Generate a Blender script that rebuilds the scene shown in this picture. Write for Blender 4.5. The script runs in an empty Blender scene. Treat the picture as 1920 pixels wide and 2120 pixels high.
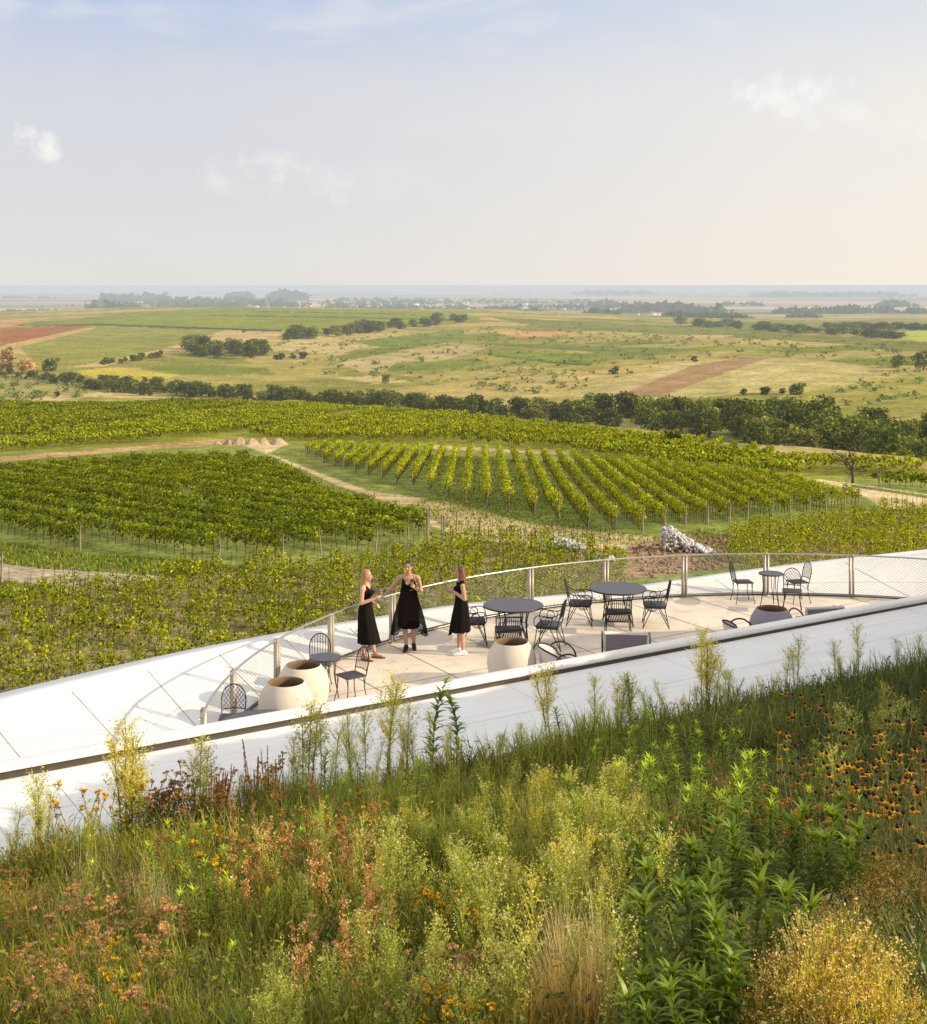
import bpy, math, random
import numpy as np
from mathutils import Vector, Matrix, Euler

random.seed(7)
RNG = np.random.default_rng(7)
SC = bpy.context.scene
COL = SC.collection
PI = math.pi
rad = math.radians

# ------------------------------------------------------------------ basic frame
F = 2750.0                      # focal length in photograph pixels (1920 x 2120)
CAMH = 7.07                     # camera above the terrace floor
HZ = 587.0                      # horizon row
P0 = np.array([0.0, 20.75])     # a point of the near parapet
DU = np.array([0.855, 0.519]); DU /= np.linalg.norm(DU)
DV = np.array([-DU[1], DU[0]])

def at_z(px, py, z):
    Y = F * (CAMH - z) / (py - HZ)
    return ((px - 960) / F * Y, Y, z)

def uv(u, v, z=0.0):
    p = P0 + DU * u + DV * v
    return (p[0], p[1], z)

def to_uv(x, y):
    d = np.stack([np.asarray(x, float) - P0[0], np.asarray(y, float) - P0[1]], -1)
    return d @ DU, d @ DV

# ------------------------------------------------------------------ mesh collector
class MB:
    def __init__(self):
        self.V = []; self.Fs = []; self.C = []; self.M = []; self.n = 0
    def add(self, V, faces, col=(1, 1, 1), mat=0):
        V = np.asarray(V, float).reshape(-1, 3)
        c = np.asarray(col, float)
        if c.ndim == 1: c = np.tile(c[:3], (len(V), 1))
        for f in (faces if isinstance(faces, list) else [faces]):
            f = np.asarray(f, int)
            if f.size:
                self.Fs.append(f + self.n); self.M.append(np.full(len(f), mat))
        self.V.append(V); self.C.append(c); self.n += len(V)
    def merge(self, o, M=None):
        if not o.V: return
        V = np.concatenate(o.V); C = np.concatenate(o.C)
        if M is not None:
            M = np.array(M); V = V @ M[:3, :3].T + M[:3, 3]
        n = self.n
        self.V.append(V); self.C.append(C)
        for f, m in zip(o.Fs, o.M): self.Fs.append(f + n); self.M.append(m)
        self.n += len(V)
    def mesh(self, name, mats, smooth=False):
        me = bpy.data.meshes.new(name)
        V = np.concatenate(self.V); C = np.concatenate(self.C)
        me.vertices.add(len(V)); me.vertices.foreach_set('co', V.astype(np.float32).ravel())
        loops = np.concatenate([f.ravel() for f in self.Fs])
        tot = np.concatenate([np.full(len(f), f.shape[1]) for f in self.Fs])
        start = np.concatenate([[0], np.cumsum(tot)[:-1]])
        me.loops.add(len(loops)); me.loops.foreach_set('vertex_index', loops.astype(np.int32))
        me.polygons.add(len(tot)); me.polygons.foreach_set('loop_start', start.astype(np.int32))
        if not isinstance(mats, (list, tuple)): mats = [mats]
        for m in mats: me.materials.append(m)
        me.polygons.foreach_set('material_index', np.concatenate(self.M).astype(np.int32))
        me.update(calc_edges=True)
        a = me.attributes.new('tint', 'FLOAT_COLOR', 'POINT')
        a.data.foreach_set('color', np.concatenate([C, np.ones((len(C), 1))], 1).astype(np.float32).ravel())
        if smooth: me.shade_smooth()
        return me
    def obj(self, name, mats, parent=None, smooth=False):
        return mobj(name, self.mesh(name, mats, smooth), parent)

def mobj(name, me, parent=None):
    o = bpy.data.objects.new(name, me); COL.objects.link(o)
    if parent is not None: o.parent = parent
    return o

def tag(o, label=None, cat=None, group=None, kind=None):
    if label:
        o['label'] = label
        if len(label.split()) > 15: print('LONG', label)
    if cat: o['category'] = cat
    if group: o['group'] = group
    if kind: o['kind'] = kind
    return o

def thing(name, label, cat, loc=(0, 0, 0), rz=0.0, group=None):
    o = bpy.data.objects.new(name, None); COL.objects.link(o)
    o.empty_display_size = 0.1
    o.location = loc; o.rotation_euler = (0, 0, rz)
    return tag(o, label, cat, group)

def copy_tree(o, parent=None):
    c = o.copy(); COL.objects.link(c)
    if parent is not None: c.parent = parent
    for ch in list(o.children): copy_tree(ch, c)
    return c

def ordinal(n):
    return '%d%s' % (n, 'th' if 10 <= n % 100 <= 20 else {1: 'st', 2: 'nd', 3: 'rd'}.get(n % 10, 'th'))

# ------------------------------------------------------------------ shapes
def tube(mb, pts, r, sides=6, col=(1, 1, 1), closed=False, mat=0, caps=True):
    P = np.asarray(pts, float); n = len(P)
    R = np.full(n, r, float) if np.isscalar(r) else np.asarray(r, float)
    T = np.gradient(P, axis=0)
    if closed: T = np.roll(P, -1, 0) - np.roll(P, 1, 0)
    T /= np.linalg.norm(T, axis=1)[:, None] + 1e-12
    ref = np.array([0, 0, 1.0]) if abs(T[0][2]) < 0.9 else np.array([1.0, 0, 0])
    N = np.zeros_like(P)
    a = ref - T[0] * (ref @ T[0]); N[0] = a / np.linalg.norm(a)
    for i in range(1, n):
        a = N[i-1] - T[i] * (N[i-1] @ T[i]); l = np.linalg.norm(a)
        N[i] = a / l if l > 1e-9 else N[i-1]
    B = np.cross(T, N)
    th = np.arange(sides) * 2 * PI / sides
    V = P[:, None, :] + R[:, None, None] * (np.cos(th)[None, :, None] * N[:, None, :] + np.sin(th)[None, :, None] * B[:, None, :])
    V = V.reshape(-1, 3)
    m = n if closed else n - 1
    i = np.arange(m)[:, None]; j = np.arange(sides)[None, :]
    i2 = (i + 1) % n; j2 = (j + 1) % sides
    q = np.stack([i * sides + j, i2 * sides + j + 0 * i, i2 * sides + j2, i * sides + j2], -1).reshape(-1, 4)
    fs = [q]
    if caps and not closed:
        fs.append(np.arange(sides)[::-1][None, :].copy()); fs.append((np.arange(sides) + (n - 1) * sides)[None, :])
    mb.add(V, fs, col, mat)

def box(mb, c, s, rz=0.0, col=(1, 1, 1), mat=0, M=None):
    x, y, z = np.array(s) / 2.0
    V = np.array([(-x,-y,-z),(x,-y,-z),(x,y,-z),(-x,y,-z),(-x,-y,z),(x,-y,z),(x,y,z),(-x,y,z)])
    if M is not None: V = V @ np.array(M)[:3, :3].T
    cz, sz = math.cos(rz), math.sin(rz)
    V = V @ np.array([[cz, sz, 0], [-sz, cz, 0], [0, 0, 1]]) + np.array(c)
    mb.add(V, np.array([(0,3,2,1),(4,5,6,7),(0,1,5,4),(1,2,6,5),(2,3,7,6),(3,0,4,7)]), col, mat)

def lathe(mb, prof, c=(0, 0, 0), seg=32, col=(1, 1, 1), mat=0, close=False):
    pr = np.asarray(prof, float); n = len(pr)
    th = np.arange(seg) * 2 * PI / seg
    V = np.stack([pr[:, 0][:, None] * np.cos(th), pr[:, 0][:, None] * np.sin(th), np.repeat(pr[:, 1][:, None], seg, 1)], -1).reshape(-1, 3) + np.array(c)
    i = np.arange(n - 1)[:, None]; j = np.arange(seg)[None, :]; j2 = (j + 1) % seg
    q = np.stack([i * seg + j, i * seg + j2, (i + 1) * seg + j2, (i + 1) * seg + j], -1).reshape(-1, 4)
    fs = [q]
    if close:
        fs.append(np.arange(seg)[::-1][None, :].copy()); fs.append((np.arange(seg) + (n - 1) * seg)[None, :])
    mb.add(V, fs, col, mat)

def ellipsoid(mb, c, r, nu=12, nv=8, col=(1, 1, 1), mat=0, M=None):
    ph = np.linspace(0.02, PI - 0.02, nv + 1); th = np.arange(nu) * 2 * PI / nu
    r = np.array([r, r, r], float) if np.isscalar(r) else np.array(r, float)
    V = np.stack([np.sin(ph)[:, None] * np.cos(th), np.sin(ph)[:, None] * np.sin(th), np.repeat(np.cos(ph)[:, None], nu, 1)], -1).reshape(-1, 3) * r
    if M is not None: V = V @ np.array(M)[:3, :3].T
    V = V + np.array(c)
    i = np.arange(nv)[:, None]; j = np.arange(nu)[None, :]; j2 = (j + 1) % nu
    q = np.stack([i * nu + j, (i + 1) * nu + j, (i + 1) * nu + j2, i * nu + j2], -1).reshape(-1, 4)
    mb.add(V, [q, np.arange(nu)[None, :], (np.arange(nu) + nv * nu)[::-1][None, :].copy()], col, mat)

def capsule(mb, p0, p1, r0, r1, sides=12):
    p0 = np.array(p0, float); p1 = np.array(p1, float); d = p1 - p0; L = np.linalg.norm(d); d = d / max(L, 1e-9)
    pts = []; rs = []
    for a in (85, 60, 35, 10): pts.append(p0 - d * r0 * math.sin(rad(a))); rs.append(r0 * math.cos(rad(a)))
    pts.append(p0 + d * L * .5); rs.append((r0 + r1) / 2)
    for a in (10, 35, 60, 85): pts.append(p1 + d * r1 * math.sin(rad(a))); rs.append(r1 * math.cos(rad(a)))
    tube(mb, pts, rs, sides)

def blades(mb, P, az, lean, L, W, c0, c1, seg=3, curl=0.5, mat=0):
    P = np.asarray(P, float); N = len(P)
    if N == 0: return
    f = lambda a: np.broadcast_to(np.asarray(a, float), (N,))
    az, lean, L, W, curl = f(az), f(lean), f(L), f(W), f(curl)
    c0 = np.broadcast_to(np.asarray(c0, float), (N, 3)); c1 = np.broadcast_to(np.asarray(c1, float), (N, 3))
    h = np.stack([np.cos(az), np.sin(az), np.zeros(N)], 1); w = np.stack([-np.sin(az), np.cos(az), np.zeros(N)], 1)
    pos = P.copy(); V = []; C = []
    for k in range(seg + 1):
        t = k / seg
        wd = W * (1 - t ** 2.2 * 0.92) * 0.5 * (0.65 + 0.35 * min(1, 3 * t + .2))
        V.append(pos - w * wd[:, None]); V.append(pos + w * wd[:, None])
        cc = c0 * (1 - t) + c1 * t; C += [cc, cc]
        if k < seg:
            phi = lean + curl * (t + .5 / seg)
            pos = pos + (L / seg)[:, None] * (np.sin(phi)[:, None] * h + np.cos(phi)[:, None] * np.array([0, 0, 1.0]))
    V = np.stack(V, 1).reshape(-1, 3); C = np.stack(C, 1).reshape(-1, 3)
    k = 2 * (seg + 1); b = np.arange(N)[:, None] * k; s = np.arange(seg)[None, :] * 2
    q = np.stack([b + s, b + s + 1, b + s + 3, b + s + 2], -1).reshape(-1, 4)
    mb.add(V, q, C, mat)

def leaves(mb, P, size, col, aspect=0.6, up=0.0, rng=None, mat=0, nb=None):
    rng = rng or RNG
    P = np.asarray(P, float); N = len(P)
    if N == 0: return
    size = np.broadcast_to(np.asarray(size, float), (N,)); col = np.broadcast_to(np.asarray(col, float), (N, 3))
    n = rng.normal(size=(N, 3)); n[:, 2] = np.abs(n[:, 2]) + up
    if nb is not None: n = nb + .42 * rng.normal(size=(N, 3))
    n /= np.linalg.norm(n, axis=1)[:, None]
    a = rng.normal(size=(N, 3)); a -= n * (a * n).sum(1)[:, None]; a /= np.linalg.norm(a, axis=1)[:, None]
    b = np.cross(n, a)
    s = size[:, None]
    V = np.stack([P - a * s, P + b * s * aspect, P + a * s, P - b * s * aspect], 1).reshape(-1, 3)
    q = np.arange(N * 4).reshape(-1, 4)
    mb.add(V, q, np.repeat(col, 4, 0), mat)

def vary(c, N, amt=0.25, rng=None):
    rng = rng or RNG
    c = np.asarray(c, float)
    k = 1 + amt * rng.normal(size=(N, 1)); h = 1 + amt * 0.35 * rng.normal(size=(N, 3))
    return np.clip(c * k * h, 0.004, 0.95)

def mixc(N, cols, w, amt=0.2, rng=None):
    rng = rng or RNG
    idx = rng.choice(len(cols), N, p=np.array(w) / np.sum(w))
    return vary(np.array(cols)[idx], N, amt, rng)

# ------------------------------------------------------------------ materials
def nt(name):
    m = bpy.data.materials.new(name); m.use_nodes = True
    t = m.node_tree; t.nodes.clear()
    out = t.nodes.new('ShaderNodeOutputMaterial')
    return m, t, t.nodes, t.links, out

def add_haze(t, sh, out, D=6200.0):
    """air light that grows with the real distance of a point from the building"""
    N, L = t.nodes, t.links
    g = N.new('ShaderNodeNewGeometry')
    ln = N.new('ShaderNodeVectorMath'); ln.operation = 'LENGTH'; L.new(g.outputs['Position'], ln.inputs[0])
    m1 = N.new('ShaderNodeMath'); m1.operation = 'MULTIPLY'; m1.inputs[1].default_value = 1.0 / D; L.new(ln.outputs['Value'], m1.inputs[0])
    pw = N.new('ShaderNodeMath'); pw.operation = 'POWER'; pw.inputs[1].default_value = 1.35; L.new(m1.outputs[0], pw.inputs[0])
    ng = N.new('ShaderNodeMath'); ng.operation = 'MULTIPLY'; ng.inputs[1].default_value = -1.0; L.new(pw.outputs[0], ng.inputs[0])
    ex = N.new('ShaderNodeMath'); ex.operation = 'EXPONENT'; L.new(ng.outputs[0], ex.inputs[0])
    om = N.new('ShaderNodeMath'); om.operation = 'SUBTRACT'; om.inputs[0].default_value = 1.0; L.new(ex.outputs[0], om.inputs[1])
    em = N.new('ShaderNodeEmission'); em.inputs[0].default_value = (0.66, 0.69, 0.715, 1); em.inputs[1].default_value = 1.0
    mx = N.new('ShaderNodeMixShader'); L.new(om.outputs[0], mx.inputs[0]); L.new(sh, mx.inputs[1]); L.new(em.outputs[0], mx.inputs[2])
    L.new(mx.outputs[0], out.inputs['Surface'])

def mat_foliage(name, trans=0.35, haze=False, rnd=0.25, gain=1.0):
    m, t, N, L, out = nt(name)
    at = N.new('ShaderNodeAttribute'); at.attribute_name = 'tint'
    oi = N.new('ShaderNodeObjectInfo')
    hs = N.new('ShaderNodeHueSaturation'); hs.inputs['Saturation'].default_value = 1.04
    r = N.new('ShaderNodeMapRange'); r.inputs['To Min'].default_value = (1 - rnd) * gain; r.inputs['To Max'].default_value = (1 + rnd) * gain
    L.new(oi.outputs['Random'], r.inputs['Value']); L.new(r.outputs[0], hs.inputs['Value']); L.new(at.outputs['Color'], hs.inputs['Color'])
    d = N.new('ShaderNodeBsdfDiffuse'); L.new(hs.outputs[0], d.inputs[0])
    tr = N.new('ShaderNodeBsdfTranslucent')
    tc = N.new('ShaderNodeMixRGB'); tc.blend_type = 'MULTIPLY'; tc.inputs[0].default_value = 1; tc.inputs[2].default_value = (1.5, 1.4, .55, 1)
    L.new(hs.outputs[0], tc.inputs[1]); L.new(tc.outputs[0], tr.inputs[0])
    mx = N.new('ShaderNodeMixShader'); mx.inputs[0].default_value = trans; L.new(d.outputs[0], mx.inputs[1]); L.new(tr.outputs[0], mx.inputs[2])
    sh = mx.outputs[0]
    if haze: add_haze(t, sh, out); m.cycles.emission_sampling = 'NONE'
    else:
        gl = N.new('ShaderNodeBsdfGlossy'); gl.inputs['Roughness'].default_value = 0.45
        gl.inputs[0].default_value = (.6, .6, .6, 1)
        m2 = N.new('ShaderNodeMixShader'); m2.inputs[0].default_value = 0.05; L.new(sh, m2.inputs[1]); L.new(gl.outputs[0], m2.inputs[2])
        L.new(m2.outputs[0], out.inputs['Surface'])
    return m

def mat_solid(name, col, rough=0.6, metal=0.0, noise=0.12, scale=8.0, bump=0.0, spec=0.4, tint=False, haze=False, stretch=(1, 1, 1)):
    m, t, N, L, out = nt(name)
    p = N.new('ShaderNodeBsdfPrincipled')
    tc = N.new('ShaderNodeTexCoord'); mp = N.new('ShaderNodeMapping'); mp.inputs['Scale'].default_value = stretch
    L.new(tc.outputs['Object'], mp.inputs[0])
    nz = N.new('ShaderNodeTexNoise'); nz.inputs['Scale'].default_value = scale; nz.inputs['Detail'].default_value = 5
    L.new(mp.outputs[0], nz.inputs['Vector'])
    r = N.new('ShaderNodeMapRange'); r.inputs['From Min'].default_value = .3; r.inputs['From Max'].default_value = .7
    r.inputs['To Min'].default_value = 1 - noise; r.inputs['To Max'].default_value = 1 + noise
    L.new(nz.outputs['Fac'], r.inputs['Value'])
    mu = N.new('ShaderNodeMixRGB'); mu.blend_type = 'MULTIPLY'; mu.inputs[0].default_value = 1
    if tint:
        at = N.new('ShaderNodeAttribute'); at.attribute_name = 'tint'; L.new(at.outputs['Color'], mu.inputs[1])
    else: mu.inputs[1].default_value = (*col, 1)
    L.new(r.outputs[0], mu.inputs[2]); L.new(mu.outputs[0], p.inputs['Base Color'])
    p.inputs['Roughness'].default_value = rough; p.inputs['Metallic'].default_value = metal
    p.inputs['Specular IOR Level'].default_value = spec
    if bump:
        b = N.new('ShaderNodeBump'); b.inputs['Strength'].default_value = bump; b.inputs['Distance'].default_value = .02
        L.new(nz.outputs['Fac'], b.inputs['Height']); L.new(b.outputs[0], p.inputs['Normal'])
    if haze: add_haze(t, p.outputs[0], out); m.cycles.emission_sampling = 'NONE'
    else: L.new(p.outputs[0], out.inputs['Surface'])
    return m

def mat_concrete(name, base, dark, streak=True, amount=0.5):
    m, t, N, L, out = nt(name)
    g = N.new('ShaderNodeNewGeometry')
    mp = N.new('ShaderNodeMapping'); mp.vector_type = 'POINT'
    ang = math.atan2(DU[1], DU[0])
    mp.inputs['Rotation'].default_value = (0, 0, -ang)
    L.new(g.outputs['Position'], mp.inputs[0])
    n1 = N.new('ShaderNodeTexNoise'); n1.inputs['Scale'].default_value = .7; n1.inputs['Detail'].default_value = 6; n1.inputs['Roughness'].default_value = .6
    L.new(mp.outputs[0], n1.inputs['Vector'])
    mp2 = N.new('ShaderNodeMapping'); mp2.inputs['Scale'].default_value = (.25, 6, 6) if streak else (2, 2, 2)
    L.new(mp.outputs[0], mp2.inputs[0])
    n2 = N.new('ShaderNodeTexNoise'); n2.inputs['Scale'].default_value = 1.6; n2.inputs['Detail'].default_value = 5; L.new(mp2.outputs[0], n2.inputs['Vector'])
    n3 = N.new('ShaderNodeTexNoise'); n3.inputs['Scale'].default_value = 30; n3.inputs['Detail'].default_value = 3; L.new(mp.outputs[0], n3.inputs['Vector'])
    r1 = N.new('ShaderNodeMapRange'); r1.inputs['From Min'].default_value = .42; r1.inputs['From Max'].default_value = .75; L.new(n1.outputs['Fac'], r1.inputs['Value'])
    r2 = N.new('ShaderNodeMapRange'); r2.inputs['From Min'].default_value = .5; r2.inputs['From Max'].default_value = .8; L.new(n2.outputs['Fac'], r2.inputs['Value'])
    ad = N.new('ShaderNodeMath'); ad.operation = 'ADD'; L.new(r1.outputs[0], ad.inputs[0]); L.new(r2.outputs[0], ad.inputs[1])
    mu = N.new('ShaderNodeMath'); mu.operation = 'MULTIPLY'; mu.inputs[1].default_value = amount; mu.use_clamp = True; L.new(ad.outputs[0], mu.inputs[0])
    mx = N.new('ShaderNodeMixRGB'); mx.inputs[1].default_value = (*base, 1); mx.inputs[2].default_value = (*dark, 1); L.new(mu.outputs[0], mx.inputs[0])
    p = N.new('ShaderNodeBsdfPrincipled'); L.new(mx.outputs[0], p.inputs['Base Color']); p.inputs['Roughness'].default_value = .75
    p.inputs['Specular IOR Level'].default_value = .25
    b = N.new('ShaderNodeBump'); b.inputs['Strength'].default_value = .25; b.inputs['Distance'].default_value = .01
    s = N.new('ShaderNodeMath'); s.operation = 'ADD'; L.new(n2.outputs['Fac'], s.inputs[0]); L.new(n3.outputs['Fac'], s.inputs[1])
    L.new(s.outputs[0], b.inputs['Height']); L.new(b.outputs[0], p.inputs['Normal'])
    L.new(p.outputs[0], out.inputs['Surface'])
    return m

def mat_ground(name):
    m, t, N, L, out = nt(name)
    at = N.new('ShaderNodeAttribute'); at.attribute_name = 'tint'
    g = N.new('ShaderNodeNewGeometry')
    val = None
    for sc, lo, hi in ((2.2, .65, 1.6), (.35, .8, 1.35), (.045, .85, 1.25), (.009, .95, 1.2)):
        n = N.new('ShaderNodeTexNoise'); n.inputs['Scale'].default_value = sc; n.inputs['Detail'].default_value = 4; L.new(g.outputs['Position'], n.inputs['Vector'])
        r = N.new('ShaderNodeMapRange'); r.inputs['From Min'].default_value = .3; r.inputs['From Max'].default_value = .7
        r.inputs['To Min'].default_value = lo; r.inputs['To Max'].default_value = hi; L.new(n.outputs['Fac'], r.inputs['Value'])
        if val is None: val = r.outputs[0]
        else:
            q = N.new('ShaderNodeMath'); q.operation = 'MULTIPLY'; L.new(val, q.inputs[0]); L.new(r.outputs[0], q.inputs[1]); val = q.outputs[0]
    n = N.new('ShaderNodeTexNoise'); n.inputs['Scale'].default_value = .5; n.inputs['Detail'].default_value = 6; L.new(g.outputs['Position'], n.inputs['Vector'])
    r = N.new('ShaderNodeMapRange'); r.inputs['From Min'].default_value = .45; r.inputs['From Max'].default_value = .7; r.inputs['To Max'].default_value = .28; L.new(n.outputs['Fac'], r.inputs['Value'])
    dry = N.new('ShaderNodeMixRGB'); dry.inputs[2].default_value = (.25, .21, .09, 1); L.new(r.outputs[0], dry.inputs[0]); L.new(at.outputs['Color'], dry.inputs[1])
    mu = N.new('ShaderNodeMixRGB'); mu.blend_type = 'MULTIPLY'; mu.inputs[0].default_value = 1; L.new(dry.outputs[0], mu.inputs[1]); L.new(val, mu.inputs[2])
    d = N.new('ShaderNodeBsdfDiffuse'); L.new(mu.outputs[0], d.inputs[0])
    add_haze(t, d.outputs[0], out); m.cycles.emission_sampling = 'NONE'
    return m

M_GROUND = mat_ground('ground_soil')
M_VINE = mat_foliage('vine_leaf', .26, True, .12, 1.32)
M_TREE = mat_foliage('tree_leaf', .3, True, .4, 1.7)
M_LEAF = mat_foliage('garden_leaf', .45, False, .22, 1.6)
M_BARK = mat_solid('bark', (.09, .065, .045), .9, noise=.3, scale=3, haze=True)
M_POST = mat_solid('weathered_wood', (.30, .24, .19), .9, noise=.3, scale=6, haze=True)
M_STAKE = mat_solid('rusty_stake', (.12, .07, .045), .8, noise=.2)
M_SLAB = mat_concrete('white_roof_concrete', (.91, .89, .855), (.66, .63, .59), True, .42)
M_SLABN = mat_concrete('shaded_roof_concrete', (.91, .90, .885), (.68, .66, .64), True, .42)
M_FLOOR = mat_concrete('terrace_concrete', (.86, .73, .57), (.54, .50, .45), False, .7)
M_JOINT = mat_solid('joint_filler', (.22, .21, .20), .9)
M_JOINT2 = mat_solid('fine_joint', (.42, .41, .40), .9, noise=.3, scale=2)
M_GAP = mat_solid('dark_strip', (.055, .042, .028), .6, noise=.15)
M_STEEL = mat_solid('brushed_steel', (.50, .49, .47), .35, .85, .08, 20)
M_POSTS = mat_solid('satin_post', (.44, .385, .32), .45, .35, .1, 15)
M_WIRE = mat_solid('steel_wire', (.40, .39, .37), .4, .6)
M_BLACK = mat_solid('black_iron', (.018, .018, .020), .5, 0.0, .2)
M_SEAT = mat_solid('charcoal_seat', (.062, .062, .078), .7, 0, .18, 60, .1)
M_TOP = mat_solid('table_metal', (1, 1, 1), .45, 0, .1, 40, tint=True)
M_POT = mat_solid('clay_pot', (.68, .60, .50), .8, 0, .06, 4, .05)
M_POTIN = mat_solid('pot_inside', (.20, .13, .075), .9, 0, .2, 5)
M_CUSH = mat_solid('mauve_cushion', (.27, .235, .27), .85, 0, .12, 40, .1)
M_PALE = mat_solid('pale_weave', (.72, .68, .64), .8, 0, .1, 40, .1)
M_STONE = mat_solid('white_stone', (.56, .56, .57), .85, 0, .25, 3, .3)
M_SAND = mat_solid('sand_heap', (.42, .30, .20), .95, 0, .2, 2, .3, haze=True)
M_WALLF = mat_solid('render_wall', (.7, .69, .67), .8)
M_CLOTH = mat_solid('black_cloth', (.009, .007, .0065), .9, 0, .3, 12, 0, .12)
M_SKIN = mat_solid('skin', (1, 1, 1), .5, 0, .05, 20, tint=True, spec=.35)
M_HAIR = mat_solid('hair', (1, 1, 1), .45, 0, .35, 25, tint=True, stretch=(6, 6, .5))
M_SHOE = mat_solid('shoe', (1, 1, 1), .5, 0, .08, 20, tint=True)
M_HOUSE = mat_solid('house_paint', (1, 1, 1), .8, 0, .08, 1, tint=True, haze=True)

def mat_glass():
    m, t, N, L, out = nt('wine_glass')
    g = N.new('ShaderNodeBsdfGlass'); g.inputs['IOR'].default_value = 1.3; g.inputs['Roughness'].default_value = .02
    tr = N.new('ShaderNodeBsdfTransparent'); tr.inputs[0].default_value = (.95, .95, .93, 1)
    mx = N.new('ShaderNodeMixShader'); mx.inputs[0].default_value = .45; L.new(tr.outputs[0], mx.inputs[1]); L.new(g.outputs[0], mx.inputs[2])
    L.new(mx.outputs[0], out.inputs['Surface']); return m
M_GLASS = mat_glass()
M_WINE = mat_solid('pale_wine', (.75, .62, .25), .2)

def mat_sheer():
    m, t, N, L, out = nt('sheer_black_chiffon')
    d = N.new('ShaderNodeBsdfDiffuse'); d.inputs[0].default_value = (.022, .016, .014, 1)
    tr = N.new('ShaderNodeBsdfTransparent')
    n = N.new('ShaderNodeTexNoise'); n.inputs['Scale'].default_value = 9
    r = N.new('ShaderNodeMapRange'); r.inputs['To Min'].default_value = .68; r.inputs['To Max'].default_value = .97; L.new(n.outputs['Fac'], r.inputs['Value'])
    mx = N.new('ShaderNodeMixShader'); L.new(r.outputs[0], mx.inputs[0]); L.new(tr.outputs[0], mx.inputs[1]); L.new(d.outputs[0], mx.inputs[2])
    L.new(mx.outputs[0], out.inputs['Surface']); return m
M_SHEER = mat_sheer()

# ================================================================== camera, sun, sky
cam = bpy.data.cameras.new('camera'); co = bpy.data.objects.new('camera', cam); COL.objects.link(co)
co.location = (0, 0, CAMH); co.rotation_euler = (PI / 2, 0, 0)
cam.sensor_fit = 'VERTICAL'; cam.sensor_height = 24.0; cam.sensor_width = 24.0
cam.lens = 24.0 * F / 2120.0
cam.shift_y = -(1060.0 - HZ) / 2120.0
cam.clip_start = .1; cam.clip_end = 200000
SC.camera = co

EL = rad(21.5)
SUNH = np.array([0.98, -0.20]); SUNH /= np.linalg.norm(SUNH)
sun_dir = Vector((SUNH[0] * math.cos(EL), SUNH[1] * math.cos(EL), math.sin(EL)))
sl = bpy.data.lights.new('sun', 'SUN'); sl.energy = 5.0; sl.angle = rad(.55); sl.color = (1.0, .84, .60)
so = bpy.data.objects.new('sun', sl); COL.objects.link(so)
so.rotation_euler = sun_dir.to_track_quat('Z', 'Y').to_euler()

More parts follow.
